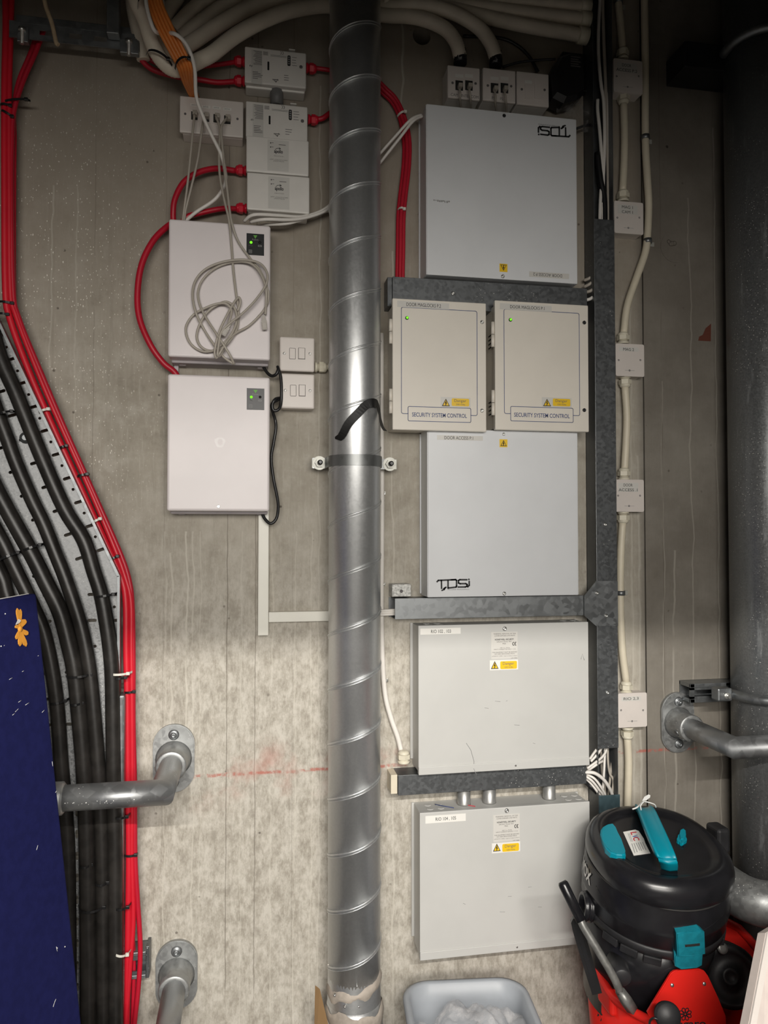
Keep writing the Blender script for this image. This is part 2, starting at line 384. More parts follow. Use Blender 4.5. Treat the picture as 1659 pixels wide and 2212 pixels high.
def ext(pts):
    """carry a run on past the frame to the ceiling, the floor or along the tray"""
    p = list(pts)
    if p[0][1] < -20: p.insert(0, (p[0][0]+(p[0][0]-p[1][0])*.8, p[0][1]-260)+tuple(p[0][2:]))
    elif p[0][0] < -40: p.insert(0, (p[0][0]-120, p[0][1]-150)+tuple(p[0][2:]))
    if p[-1][1] < -20: p.append((p[-1][0]+(p[-1][0]-p[-2][0])*2, p[-1][1]-150)+tuple(p[-1][2:]))
    if p[-1][1] >= 2295: p.append((p[-1][0], 2490)+tuple(p[-1][2:]))
    return p
def path(pts, d=None, k=6):
    pts = ext(pts)
    return catmull([W(p[0], p[1], p[2] if len(p) > 2 else d) for p in pts], k)
def cable(name, pts, d, r, mat, label, cat='cable', group=None, n=8, k=6, parent=None):
    return obj(name, G().tube(path(pts, d, k), r, n), mat, parent, label, cat, group)
def curve_mesh(cu):
    o = bpy.data.objects.new('tmpc', cu); sc.collection.objects.link(o)
    dg = bpy.context.evaluated_depsgraph_get()
    me = bpy.data.meshes.new_from_object(o.evaluated_get(dg))
    bpy.data.objects.remove(o); bpy.data.curves.remove(cu); return me
def holed(outline, holes, thick):
    cu = bpy.data.curves.new('p', 'CURVE'); cu.dimensions = '2D'; cu.fill_mode = 'BOTH'; cu.extrude = thick/2
    for pl in [outline]+holes:
        sp = cu.splines.new('POLY'); sp.points.add(len(pl)-1); sp.use_cyclic_u = True
        for q, (x, y) in zip(sp.points, pl): q.co = (x, y, 0, 1)
    return curve_mesh(cu)
def gmesh(me, mat=None):
    g = G(); g.bm.from_mesh(me); bpy.data.meshes.remove(me)
    if mat is not None: g.xf(mat)
    return g
def facing(d):
    """x, y of a flat drawing -> x, z on the plane d in front of the wall"""
    return Matrix(((1, 0, 0, 0), (0, 0, -1, -d), (0, 1, 0, 0), (0, 0, 0, 1)))
TXT = {}
def glyphs(s, spacing=1.0, bold=0.0, align='CENTER'):
    key = (s, spacing, bold)
    if key not in TXT:
        cu = bpy.data.curves.new('t', 'FONT'); cu.body = s; cu.align_x = align; cu.space_line = spacing; cu.offset = bold; cu.resolution_u = 3
        me = curve_mesh(cu); vs_ = [v.co.copy() for v in me.vertices]; fs = [list(p.vertices) for p in me.polygons]
        bpy.data.meshes.remove(me)
        x0 = min(v.x for v in vs_); x1 = max(v.x for v in vs_); y0 = min(v.y for v in vs_); y1 = max(v.y for v in vs_)
        TXT[key] = ([((v.x-x0)/(x1-x0), (v.y-y0)/(y1-y0)) for v in vs_], fs)
    return TXT[key]
def write(s, rect, d, mat, parent, rot=False, spacing=1.0, bold=0.0, name='lettering', h=0.0003):
    x0, x1, z0, z1 = R(*rect, d)
    vs_, fs = glyphs(s, spacing, bold); g = G()
    vv = []
    for a, b in vs_:
        if rot: a, b = 1-a, 1-b
        vv.append(g.bm.verts.new((x0+(x1-x0)*a, -(d+h), z0+(z1-z0)*b)))
    for f in fs: g.face([vv[i] for i in f])
    return obj(name, g, mat, parent)
def strokes(lines, rect, d, wpx, mat, parent, rot=False, name='printed_logo', h=0.0004, closed=()):
    """lines: polylines in 0..1 coordinates, y down; one flat bar per segment"""
    x0, x1, z0, z1 = R(*rect, d); g = G(); hw = wpx*PX((rect[0]+rect[2])/2, (rect[1]+rect[3])/2, d)/2
    for i, ln in enumerate(lines):
        q = []
        for a, b in ln:
            if rot: a, b = 1-a, 1-b
            q.append(Vector((x0+(x1-x0)*a, -(d+h), z1+(z0-z1)*b)))
        if i in closed: q.append(q[0])
        for p0, p1 in zip(q, q[1:]):
            t = (p1-p0)
            if t.length < 1e-7: continue
            t.normalize(); nn = Vector((-t.z, 0, t.x))*hw
            vs_ = [g.bm.verts.new(p) for p in (p0-t*hw*.7+nn, p0-t*hw*.7-nn, p1+t*hw*.7-nn, p1+t*hw*.7+nn)]
            g.face(vs_)
    return obj(name, g, mat, parent)
def pad(rect, d, mat, parent, name='label_strip', th=0.0005, rad=0.0, label=None):
    x0, x1, z0, z1 = R(*rect, d); g = G()
    if rad:
        pts = rrect(x0, x1, z0, z1, rad)
        g.poly(pts, th, lambda x, y, hh: (x, -(d+hh), y))
    else: g.fbox(x0, x1, z0, z1, d, d+th)
    return obj(name, g, mat, parent, label)
def rrect(x0, x1, z0, z1, r, k=4):
    pts = []
    for cx, cz, a0 in ((x1-r, z1-r, 0), (x0+r, z1-r, 90), (x0+r, z0+r, 180), (x1-r, z0+r, 270)):
        for i in range(k+1):
            a = math.radians(a0+90*i/k); pts.append((cx+r*math.cos(a), cz+r*math.sin(a)))
    return pts
def screw(parent, u, v, d, r=0.004, mat=None, name='screw', label=None):
    g = G(); p = W(u, v, d)
    g.lathe(p, (0, -1, 0), [(0, r), (r*0.25, r), (r*0.55, r*0.75), (r*0.62, r*0.4), (r*0.3, r*0.33), (r*0.3, 0.0)], 12)
    return obj(name, g, mat or SCREW, parent, label)
def hexnut(g, p, ax, r, h):
    g.lathe(p, ax, [(0, r), (h, r)], 6, smooth=False)
def gland(u, v, d, ax, r, ln, mat, parent, name='cable_gland'):
    """collar, hexagonal nut and dome; ax points away from the box"""
    p = W(u, v, d); ax = Vector(ax).normalized(); g = G()
    g.lathe(p, ax, [(0, r*1.0), (ln*0.18, r*1.0), (ln*0.18, r*0.8), (ln*0.34, r*0.8)], 14)
    hexnut(g, p+ax*ln*0.34, ax, r*1.08, ln*0.36)
    g.lathe(p+ax*ln*0.70, ax, [(0, r*0.98), (ln*0.14, r*0.93), (ln*0.26, r*0.72), (ln*0.3, r*0.45)], 14)
    return obj(name, g, mat, parent)
# ------------------------------------------------------------------ the setting
XL, XR, ZT, YF = -1.3, 1.9, 3.3, -2.0
def circ(x, z, r, n=28): return [(x+r*math.cos(2*math.pi*i/n), z+r*math.sin(2*math.pi*i/n)) for i in range(n)]
jx = W(1393, 1150).x
h1, h2, h3 = W(911, 78), W(1440, 531), W(1441, 317)
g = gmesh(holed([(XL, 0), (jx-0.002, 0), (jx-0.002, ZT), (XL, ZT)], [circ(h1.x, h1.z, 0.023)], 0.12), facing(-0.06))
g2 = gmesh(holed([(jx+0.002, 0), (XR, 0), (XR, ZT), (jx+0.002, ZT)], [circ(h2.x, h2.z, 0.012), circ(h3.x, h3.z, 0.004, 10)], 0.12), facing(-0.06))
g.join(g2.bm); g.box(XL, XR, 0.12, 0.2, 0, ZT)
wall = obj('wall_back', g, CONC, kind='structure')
p = W(1522, 718); q = PX(1522, 718, 0)
g = G(); g.poly([(p.x+a*q, p.z-b*q) for a, b in ((-14, 17), (-12, 9), (-4, 5), (2, -8), (14, -18), (13, 17))], 0.0006, lambda x, y, h: (x, -h, y))
obj('paint_patch', g, RUST, wall, 'small rust red paint patch')
g = G(); g.poly(circ(W(1458, 534).x, W(1458, 534).z, 0.042, 32), 0.001, lambda x, y, h: (x, -h, y))
for i in range(7):
    a = random.uniform(0, 6.3); rr = random.uniform(0, .014); g.lathe(Vector((W(1452, 527).x+rr*math.cos(a), -0.001, W(1452, 527).z+rr*math.sin(a))), (0, -1, 0), [(0, .006), (.002, .004), (.003, 0)], 8)
obj('plugged_hole', g, CONC, wall, 'round mortar plug in a core hole')
obj('floor', G().box(-2.6, 3.2, -4.3, 0.12, -0.1, 0.0), FLOORM, kind='structure')
obj('ceiling', G().box(XL-.2, XR+.2, YF-.15, 0.2, ZT, ZT+.1), CEILM, kind='structure')
obj('wall_left', G().box(XL-.2, XL, YF-.15, 0.2, 0, ZT), WALLM, kind='structure')
obj('wall_right', G().box(XR, XR+.2, YF-.15, 0.2, 0, ZT), WALLM, kind='structure')
g = G(); DX0, DX1, DZ = -1.0, 0.85, 2.11
g.box(XL, DX0, YF-.15, YF, 0, ZT); g.box(DX1, XR, YF-.15, YF, 0, ZT); g.box(DX0, DX1, YF-.15, YF, DZ, ZT)
obj('wall_front', g, WALLM, kind='structure')
WHITEW = M('white_corridor_paint', (0.42, 0.41, 0.39), 0.7, 0, 0.02)
obj('wall_corridor', G().box(-2.6, 3.2, -4.3, -4.2, 0, 2.7), WHITEW, kind='structure')
obj('ceiling_corridor', G().box(-2.6, 3.2, -4.3, YF-.15, 2.62, 2.7), WHITEW, kind='structure')

# ------------------------------------------------------------------ spiral duct
DD, DR = 0.085, 0.0605
dc = W(766, 1100, DD); dx, dy = dc.x, -DD
zb = W(766, 2098, DD).z
root = thing('spiral_duct', (dx, dy, zb), 'tall galvanised spiral-wound ventilation duct standing up the middle of the concrete wall', 'duct')
g = G(); g.lathe((dx, dy, zb-0.02), (0, 0, 1), [(0, DR), (ZT-zb, DR)], 64); obj('duct_tube', g, DUCT, root)
pitch = W(766, 1090, DD).z-W(766, 1206, DD).z
zref = W(713, 905, DD).z; pts = []
k = 32; turns = int((ZT-zb)/pitch)+2
for i in range(k*turns):
    a = 2*math.pi*i/k; z = zref-10*pitch+pitch*i/k-0.0
    if z < zb-0.01 or z > ZT-0.02: continue
    # rises from the left edge over the front to the right edge
    an = math.pi+a
    pts.append(Vector((dx+(DR+0.0004)*math.cos(an), dy+(DR+0.0004)*math.sin(an), z)))
obj('spiral_seam', G().tube(pts, 0.0021, 6), DUCT, root)
g = G(); q = [p+Vector((0, 0, -0.006)) for p in pts]; g.tube(q, 0.0012, 5); obj('seam_lip', g, DUCT, root)
# sealant smeared round the lower joints
def smear(zc, hh, r, seed, wave, tilt=0.0):
    rnd = random.Random(seed); g = G(); n = 72; A = []
    for i in range(n):
        a = 2*math.pi*i/n; z0 = zc+tilt*math.cos(a)
        up = hh*(0.8+wave*(math.sin(3*a+seed)+math.sin(7*a+1.3*seed)+.6*rnd.random())*.4); dn = hh*(0.8+wave*(math.sin(4*a+2*seed)+math.sin(9*a)+.6*rnd.random())*.4)
        A.append([(z0-dn, r-.0004), (z0-dn*.6, r+.0022), (z0, r+.003+.001*rnd.random()), (z0+up*.6, r+.002), (z0+up, r-.0004)])
    rings = [[g.bm.verts.new((dx+A[i][j][1]*math.cos(2*math.pi*i/n), dy+A[i][j][1]*math.sin(2*math.pi*i/n), A[i][j][0])) for i in range(n)] for j in range(5)]
    for a, b in zip(rings, rings[1:]): g.bridge(a, b)
    return g
z1 = W(766, 2118, DD).z; z2 = W(766, 2160, DD).z; z3 = W(766, 2178, DD).z
obj('sealant_smear', smear(z1, 0.014, DR, 3, 0.8, 0.013), SEAL, root, 'smeared pale grey-brown sealant')
g = G(); g.lathe((dx, dy, zb), (0, 0, 1), [(0, DR), (z2-zb, DR+.001)], 48, caps=False)
g.tube([(dx, dy, z2+.004), (dx, dy, z2-.03), (dx, dy, z2-.06), (dx+.012, dy-.012, z2-.12), (dx+.04, dy-.03, z2-.18)], [DR+.001, DR+.005, DR+.006, DR+.007, DR+.007], 48)
obj('bend', g, DUCT, root)
obj('sealant_smear', smear(z3, 0.02, DR+.004, 8, 0.7), SEAL, root)
for u, v in ((771, 2128), (775, 2172), (745, 2173), (723, 2148)):
    pp = W(u, v, DD+DR*.92); obj('rivet', G().lathe(pp, (-.15, -1, 0), [(0, .003), (.005, .0025), (.006, 0)], 8), SCREW, root)
# a clamp band fixed to the wall
zc = W(767, 993, DD+DR).z; zh = 0.0125
root = thing('duct_clamp', (dx, 0, zc), 'grey steel strap clamp bolted to the wall around the spiral duct', 'pipe clamp')
pts2 = [Vector((dx-DR-.028, -.03, zc)), Vector((dx-DR-.004, -.03, zc))]
pts2 = [Vector((dx-DR-.034, -.045, zc)), Vector((dx-DR-.004, -.047, zc))]
for i in range(61):
    a = math.pi*1.06+i*math.pi*.88/60; pts2.append(Vector((dx+(DR+.001)*math.cos(a), dy+(DR+.001)*math.sin(a), zc)))
pts2 += [Vector((dx+DR+.004, -.047, zc)), Vector((dx+DR+.03, -.045, zc))]
nv = []
for i, p in enumerate(pts2):
    t = (pts2[min(i+1, len(pts2)-1)]-pts2[max(i-1, 0)]).normalized(); nv.append(Vector((t.y, -t.x, 0)))
obj('strap', G().strip(pts2, Vector((0, 0, zh)), 0.0025, nv), galv('clamp_steel', (0.30, 0.31, 0.31), 0.42, 0.8, 0.1), root)
for s, u in ((-1, 690), (1, 842)):
    p = W(u, 993, .05); g = G()
    g.lathe((p.x, 0, zc), (0, -1, 0), [(0, .006), (.045, .006)], 14)
    g.lathe((p.x, -.047, zc), (0, -1, 0), [(0, .0165), (.003, .0165)], 22); hexnut(g, Vector((p.x, -.05, zc)), (0, -1, 0), .011, .009)
    b = obj('anchor_bolt', g, ZBRIGHT, root)
    obj('end_cap', G().lathe((p.x, -.058, zc), (0, -1, 0), [(0, .006), (.014, .006), (.017, .0035)], 14), BLK, b)
    if s < 0: obj('foot_plate', G().box(p.x-.018, p.x+.017, -.047, -.044, zc-zh, zc+zh, .001), ZBRIGHT, root)
    else: obj('foot_plate', G().box(p.x-.010, p.x+.018, -.047, -.044, zc-zh, zc+zh, .001), ZBRIGHT, root)
# black tape caught on the duct
def on_duct(u, v, off=.0015):
    r = (FWD*FPX + RGT*(u-FW/2) - UPV*(v-FH/2)).normalized()
    ox, oy = CAM.x-dx, CAM.y-dy; A = r.x**2+r.y**2; B = 2*(ox*r.x+oy*r.y); Cc = ox*ox+oy*oy-(DR+off)**2; D_ = B*B-4*A*Cc
    if D_ < 0: return None
    return CAM + r*((-B-math.sqrt(D_))/(2*A))
pp = []
for u, v, off in ((724, 946, .002), (738, 941, .004), (752, 916, .003), (773, 893, .003), (792, 874, .004), (806, 870, .007), (815, 875, .004), (819, 892, .004), (822, 908, .012), (826, 922, .02), (832, 931, .028)):
    p = on_duct(u, v, off)
    if p is None: p = W(u, v, DD+.02)
    pp.append(p)
pp = catmull(pp, 4); wv = []; nv = []
for i, p in enumerate(pp):
    t = (pp[min(i+1, len(pp)-1)]-pp[max(i-1, 0)]).normalized(); nn = (p-Vector((dx, dy, p.z))).normalized()
    hw = .0098 if i < 24 else .0066
    if i < 3: hw = .0025+.002*i
    wv.append(t.cross(nn).normalized()*hw); nv.append(nn)
tag(obj('tape_strip', G().strip(pp, wv, .0008, nv), TAPE), 'black tape strip folded over the bright spiral duct above its clamp', 'tape')

# ------------------------------------------------------------------ perforated cable tray, left
TD = 0.055
def wx(u, v, d=TD): p = W(u, v, d); return (p.x, p.z)
out = [wx(-330, -12), wx(262, 1243), wx(262, 1646), wx(-330, 1646)]
holes = []
def slot(u, v, ang, ln, hw):
    c = W(u, v, TD); q = PX(u, v, TD); a = math.radians(ang); ax, az = math.cos(a), math.sin(a); pts = []
    for s in (1, -1):
        for i in range(7):
            b = a+math.pi*(-.5+i/6)+(0 if s > 0 else math.pi)
            pts.append((c.x+s*ax*(ln/2-hw)*q+hw*q*math.cos(b), c.z+s*az*(ln/2-hw)*q+hw*q*math.sin(b)))
    return pts
for i in range(-8, 4):
    for j in range(0, 4):
        u = 146+24.3*i-46.5*j; v = 1033+51.4*i+18.5*j
        if -20 < u < 258 and v < 1236+10*j and v > 600: holes.append(slot(u, v, 19, 21, 3.6))
    u = 134+24.0*i; v = 1006+51.2*i
    if u > 5 and v < 1230: holes.append(circ(*wx(u, v), 3.4*PX(u, v, TD), 12))
for i in range(7):
    v = 1284+56*i
    for u in (199, 102, 150): 
        if v < 1640 and not (u == 150 and i % 2 == 0): holes.append(slot(u, v+(2 if u < 120 else 0), 0, 20, 3.6))
    if v < 1640: holes.append(slot(249, v, 0, 18, 3.4))
    holes.append(circ(*wx(247, 1311+56*i), 3.4*PX(247, 1311, TD), 12)) if v < 1560 else None
c0 = wx(0, 1300)
root = thing('cable_tray', (W(150, 1300, TD).x, -TD, W(150, 1300, TD).z), 'perforated galvanised cable tray bending downward behind thick black power cables', 'cable tray')
obj('tray_bed', gmesh(holed(out, holes, .0015), facing(TD)), GALVT, root)
# rolled edge
e = [W(-330, -12, TD), W(262, 1243, TD), W(262, 1500, TD)]
def lip(pts, h, name, mat, rt, w=.0016):
    g = G(); nv = Vector((0, -1, 0))
    for a, b in zip(pts, pts[1:]):
        t = (b-a).normalized(); n2 = Vector((-t.z, 0, t.x))
        for s0, s1, y0, y1 in ((-w, 0, 0, h), (-w-.004, 0, h, h+.0015)):
            vs_ = [[g.bm.verts.new(p+n2*s+Vector((0, -y, 0))) for s, y in ((s0, y0), (s1, y0), (s1, y1), (s0, y1))] for p in (a, b)]
            g.bridge(vs_[0], vs_[1], False); g.face(vs_[0][::-1]); g.face(vs_[1])
    return obj(name, g, mat, rt)
lip(e, .018, 'tray_edge', GALV, root)
# the plain riser below, with slots along its length
out2 = [wx(100, 1644), wx(268, 1644), wx(268, 2500), wx(100, 2500)]; holes2 = []
for i in range(14):
    for u in (166, 239): holes2.append(slot(u, 1660+47.3*i, 90, 19, 3.4))
root2 = thing('tray_riser', (W(200, 2000, TD).x, -TD, W(200, 2000, TD).z), 'plaster-specked slotted tray riser, below the diagonal cable tray, running down beside the red cables', 'cable tray')
obj('riser_bed', gmesh(holed(out2, holes2, .0015), facing(TD-.002)), GALVT, root2)
x0, x1, zz0, zz1 = R(253, 1498, 268, 2500, TD)
obj('side_channel', G().box(x0, x1, -TD-.022, -TD+.02, zz0, zz1, .004), GALV, root2)
# tray washer
p = W(56, 946, TD); obj('fixing_washer', G().lathe(p, (0, -1, 0), [(0, .013), (.003, .013), (.003, .006), (.008, .006)], 18), GALV, root)

# black power cables lying on the tray
BC = [
 ('uppermost thick black power cable, following the outer rim of the perforated tray', 0.0165, [(-60, 600), (0, 770), (35, 850), (90, 986), (140, 1099), (181, 1166), (203, 1234), (219, 1285), (231, 1350), (239, 1410), (243, 1470), (245, 1597), (247, 1742), (249, 1860), (250, 2300)]),
 ('second thick black power cable in from the tray rim', 0.0155, [(-60, 760), (5, 918), (34, 997), (68, 1076), (95, 1132), (119, 1192), (142, 1250), (171, 1337), (186, 1400), (195, 1456), (203, 1539), (212, 1655), (219, 1787), (222, 1960), (223, 2300)]),
 ('third thick black power cable in, passing just right of the blue felt screen', 0.0175, [(-60, 960), (0, 1071), (20, 1108), (50, 1162), (74, 1206), (98, 1255), (130, 1322), (150, 1395), (162, 1453), (171, 1539), (181, 1655), (187, 1787), (190, 1989), (192, 2300)]),
 ('fourth thick black power cable in, slipping behind the edge of the blue felt screen', 0.0155, [(-60, 1060), (0, 1160), (23, 1207), (47, 1257), (72, 1310), (95, 1366), (114, 1453), (125, 1539), (133, 1655), (142, 1758), (148, 1900), (150, 2300)]),
 ('fifth thick black power cable in, vanishing behind the blue felt screen', 0.0155, [(-60, 1130), (0, 1236), (16, 1285), (40, 1350), (62, 1430), (80, 1560), (95, 1750), (100, 2300)]),
 ('innermost black power cable on the perforated tray', 0.0150, [(-70, 1190), (-30, 1245), (-8, 1300), (10, 1370), (30, 1480), (50, 1700), (60, 2300)])]
for lab, r, pts in BC: cable('power_cable', pts, TD+r+.001, r, BLKC, lab, 'power cable', 'black power cables on the tray', 14, 5)

# red cables beside the tray
RC = [
 ('red fire cable lying innermost against the tray rim, beside the black cables', REDB, 0.0074, [(12, -40), (13, 60), (10, 200), (10, 400), (12, 620), (22, 690), (62, 800), (110, 912), (175, 1055), (232, 1180), (262, 1248), (272, 1300), (273, 1400), (275, 1500), (277, 1700), (279, 1850), (277, 2000), (272, 2300)]),
 ('red fire cable lying second from the tray rim', REDB, 0.0058, [(26, -40), (24, 60), (20, 200), (20, 400), (22, 620), (34, 680), (80, 800), (128, 912), (193, 1055), (246, 1180), (270, 1245), (283, 1300), (284, 1400), (285, 1500), (286, 1700), (285, 1850), (288, 1980), (282, 2070), (272, 2210), (268, 2300)]),
 ('outer red fire cable, looping widest away from the tray low down', REDC, 0.0055, [(96, 60), (78, 110), (50, 175), (30, 240), (26, 300), (24, 400), (28, 620), (42, 690), (92, 812), (140, 925), (205, 1070), (258, 1190), (279, 1252), (286, 1310), (288, 1420), (288, 1560), (291, 1700), (292, 1850), (297, 1940), (303, 2040), (300, 2120), (290, 2220), (284, 2300)]),
 ('red fire cable threaded behind the outermost ones', REDC, 0.0052, [(84, 60), (66, 115), (40, 178), (30, 240), (31, 300), (30, 400), (30, 620), (38, 692), (86, 812), (133, 920), (199, 1060), (251, 1185), (273, 1250), (278, 1310), (279, 1420), (279, 1560), (283, 1750), (284, 1900), (286, 2010), (289, 2100), (286, 2220), (280, 2300)])]
for i, (lab, m, r, pts) in enumerate(RC):
    cable('fire_cable', pts, [.05, .052, .05, .038][i], r, m, lab, 'cable', 'red cables beside the tray', 10, 5)

# cable ties
NT = [0]
def tie(u0, v0, u1, v1, d, bulge, mat, label, head=True, r=.0016):
    a, b = W(u0, v0, d), W(u1, v1, d); pts = []
    for i in range(9):
        t = i/8; p = a.lerp(b, t); p = p+Vector((0, -bulge*math.sin(math.pi*t)**.5, 0)); pts.append(p)
    g = G(); t = (b-a).normalized(); zv = Vector((-t.z, 0, t.x))*r*1.5
    g.strip(pts, zv, .0012, Vector((0, -1, 0)))
    if head:
        p = pts[-2]; g.box(p.x-.004, p.x+.004, p.y-.004, p.y+.002, p.z-.0035, p.z+.0035, .001)
    tag(obj('cable_tie', g, mat), label, 'cable tie', 'cable ties')
WT = M('white_nylon', (0.70, 0.68, 0.62), 0.35)
for u0, v0, u1, v1, d, bu, m, lb in (
 (0, 229, 28, 233, .05, .012, BLK, 'black cable tie round red cables, just below a longer-tailed tie'),
 (2, 240, 32, 258, .05, .012, BLK, 'black cable tie around the upright red cables, lowest of the three near the ceiling bracket'),
 (6, 222, 66, 218, .05, .010, BLK, 'black cable tie with a long tail under the ceiling bracket'),
 (-2, 653, 33, 658, .05, .012, BLK, 'black cable tie round the red cables just above the tray corner'),
 (-2, 679, 22, 682, .05, .012, BLK, 'thin black cable tie at the topmost point of the tray rim'),
 (84, 892, 110, 884, .055, .014, WT, 'white cable tie on the sloping red cables, upper one of the two white ones'),
 (128, 970, 148, 963, .055, .014, BLK, 'black cable tie on the sloping red cables between two tray slots'),
 (166, 1030, 194, 1024, .055, .014, BLK, 'black cable tie with its head sticking out beyond the sloping red cables'),
 (198, 1131, 221, 1119, .055, .014, WT, 'white cable tie on the sloping red cables, lower one of the two white ones'),
 (236, 1210, 258, 1200, .055, .014, BLK, 'black cable tie on the red cables right above the tray bend'),
 (268, 1495, 294, 1492, .05, .012, BLK, 'black cable tie round upright red cables, above the handrail'),
 (268, 1846, 298, 1843, .05, .012, BLK, 'black cable tie round upright red cables, below the handrail'),
 (234, 1453, 286, 1451, .06, .030, WT, 'white cable tie across the tray rim and red cables above the handrail'),
 (242, 1462, 278, 1460, .06, .028, BLK, 'black cable tie tucked under the white tie on the tray rim'),
 (242, 1757, 282, 1757, .06, .030, BLK, 'black cable tie looped across the side channel directly under the handrail'),
 (243, 1952, 284, 1950, .06, .030, BLK, 'black cable tie looped across the side channel, well below the handrail'),
 (243, 2046, 283, 2052, .06, .030, WT, 'white cable tie looped across the side channel near the wall bracket'),
 (-2, 902, 36, 890, .06, .032, BLK, 'black cable tie on the second black power cable near its upper end'),
 (-2, 1212, 52, 1190, .06, .034, BLK, 'black cable tie round the inner black power cables, left half of a pair'),
 (48, 1192, 99, 1174, .06, .036, BLK, 'black cable tie round the third black power cable, reaching a tray slot'),
 (203, 1289, 255, 1281, .06, .034, BLK, 'black cable tie on the outermost black power cable below the tray bend'),
 (142, 1460, 209, 1452, .06, .036, BLK, 'black cable tie binding two black power cables beside the blue screen'),
 (108, 1517, 151, 1508, .06, .033, BLK, 'black cable tie on the black power cable touching the blue screen edge'),
 (152, 1518, 187, 1513, .06, .036, BLK, 'short black cable tie on the third black power cable above the handrail'),
 (172, 1861, 206, 1857, .06, .036, BLK, 'thin black cable tie high on the riser cables below the handrail'),
 (205, 1899, 241, 1896, .06, .034, BLK, 'black cable tie on the scuffed cable, midway down the riser'),
 (169, 1956, 238, 1946, .06, .040, BLK, 'black cable tie spanning two cables low on the riser')):
    tie(u0, v0, u1, v1, d, bu, m, lb)

# ------------------------------------------------------------------ ceiling bracket, upper left
p0 = W(20, 72, .07); p1 = W(302, 90, .07)
root = thing('ceiling_bracket', (W(150, 80, .07).x, -.07, W(150, 80, .07).z), 'slotted galvanised bracket hanging under the ceiling above the red cables', 'bracket')
x0, x1 = p0.x, p1.x; zt = W(160, 62, .07).z; zbm = W(160, 96, .07).z
pts = [(x0, zbm), (x1, zbm), (x1, zt), (x0, zt)]
hs = []
for u in (100, 163, 217): 
    c = W(u, 80, .07); ww, hh = .014, .0055
    hs.append([(c.x-ww+.0, zbm*.5+zt*.5-hh), (c.x+ww, zbm*.5+zt*.5-hh), (c.x+ww, zbm*.5+zt*.5+hh), (c.x-ww, zbm*.5+zt*.5+hh)])
obj('slotted_face', gmesh(holed(pts, hs, .003), facing(.07)), GALV, root)
obj('top_flange', G().box(x0, x1, -.072, -.03, zt-.001, zt+.002), GALV, root)
obj('rear_channel', G().box(x0+.01, x1, -.06, -.03, zt, zt+.025, .002), GALV, root)
for u, w_ in ((50, 12), (280, 20)):
    p = W(u, 84, .075); q = PX(u, 84, .07)
    obj('clip_plate', G().box(p.x-w_*q, p.x+w_*q, -.08, -.066, zbm-.012, zbm+.02, .001), GALV, root)
    obj('bolt', G().lathe((p.x, -.083, zbm-.02), (0, 0, 1), [(0, .004), (.028, .004), (.028, .008), (.036, .008)], 10), SCREW, root)
obj('hanger_strut', G().box(W(236, 30, .07).x, W(262, 30, .07).x, -.10, -.075, W(250, 62, .07).z-.03, ZT, .001), GALV, root)
cable('hanging_cord', [(90, -60), (97, 5), (112, 50), (121, 90), (126, 97)], .2, .0045, ROPE, 'tan cord dangling in front of the ceiling bracket', 'cord', None, 8)
p = W(304, 2080, .02)
root = thing('strut_bracket', (p.x, 0, p.z), 'short strut channel bracket on the wall behind the lowest red cables', 'bracket')
x0, x1, z0, z1 = R(286, 2052, 316, 2109, .04)
obj('channel', G().fbox(x0, x1, z0, z0+.008, 0, .05, .001).fbox(x0, x1, z1-.008, z1, 0, .05, .001).fbox(x0, x1, z0, z1, 0, .004), GALV, root)
obj('channel_lip', G().fbox(x0, x1, z0+.008, z0+.017, .046, .05).fbox(x0, x1, z1-.017, z1-.008, .046, .05), GALVD, root)
obj('end_plate', G().fbox(x1-.001, x1+.006, z0-.006, z1+.006, 0, .04, .001), GALVD, root)

# ------------------------------------------------------------------ handrails
def rail(name, fl, el, ends, label, rp=.0252, flange=True, screws=(), collar=0.0, dE=.24):
    f = W(*fl, 0); e = Vector((f.x, -dE, f.z)) if el is None else W(el[0], el[1], dE)
    e = Vector((f.x, -dE, f.z))
    root = thing(name, f, label, 'handrail', 'tubular handrails')
    q = .047; hgt = .0315
    o = [(f.x+q*math.cos(a), f.z+(hgt if math.sin(a) >= 0 else -hgt)+q*math.sin(a)) for a in [2*math.pi*i/40 for i in range(40)]]
    g = G(); g.poly(o, .008, lambda x, y, h: (x, -h, y)); 
    o2 = [(f.x+(x-f.x)*.95, f.z+(z-f.z)*.97) for x, z in o]; g.poly(o2, .0105, lambda x, y, h: (x, -h, y))
    fo = obj('wall_flange', g, CASTM, root)
    g = G(); g.lathe(f, (0, -1, 0), [(.008, .043), (.016, .037), (.03, .0345), (.07, .034), (.072, .032), (.072, .026)], 32)
    obj('socket', g, CASTM, root)
    for s in (1, -1):
        pz = f.z+s*.055
        g = G(); g.lathe((f.x, -.0105, pz), (0, -1, 0), [(0, .0125), (.002, .012), (.004, .008), (.004, .0055), (.009, .0055), (.009, .0025), (.006, 0)], 18)
        obj('flange_screw', g, GALV, root)
    for k, a in enumerate(screws):
        aa = math.radians(a); c = Vector((f.x+.033*math.cos(aa), -.05, f.z+.033*math.sin(aa)))
        obj('grub_screw', G().lathe(c, (math.cos(aa), 0, math.sin(aa)), [(0, .009), (.003, .009), (.003, .005), (.001, .004)], 12), GALV, root)
    far = Vector((ends, e.y, e.z))
    g = G().tube([f+Vector((0, -.01, 0)), e, far], rp, 32, mitre=True); obj('tube', g, RAILM, root)
    return root, e
r1, e1 = rail('handrail', (376, 1636), None, W(128, 1710, .24).x, 'galvanised handrail stub reaching from an oval wall flange across to the blue felt screen', screws=(200,), dE=.235)
g = G(); xx = W(126, 1710, .235).x; g.lathe((xx+.012, e1.y, e1.z), (-1, 0, 0), [(0, .027), (.004, .032), (.06, .032)], 28); obj('end_collar', g, CASTM, r1)
g = G()
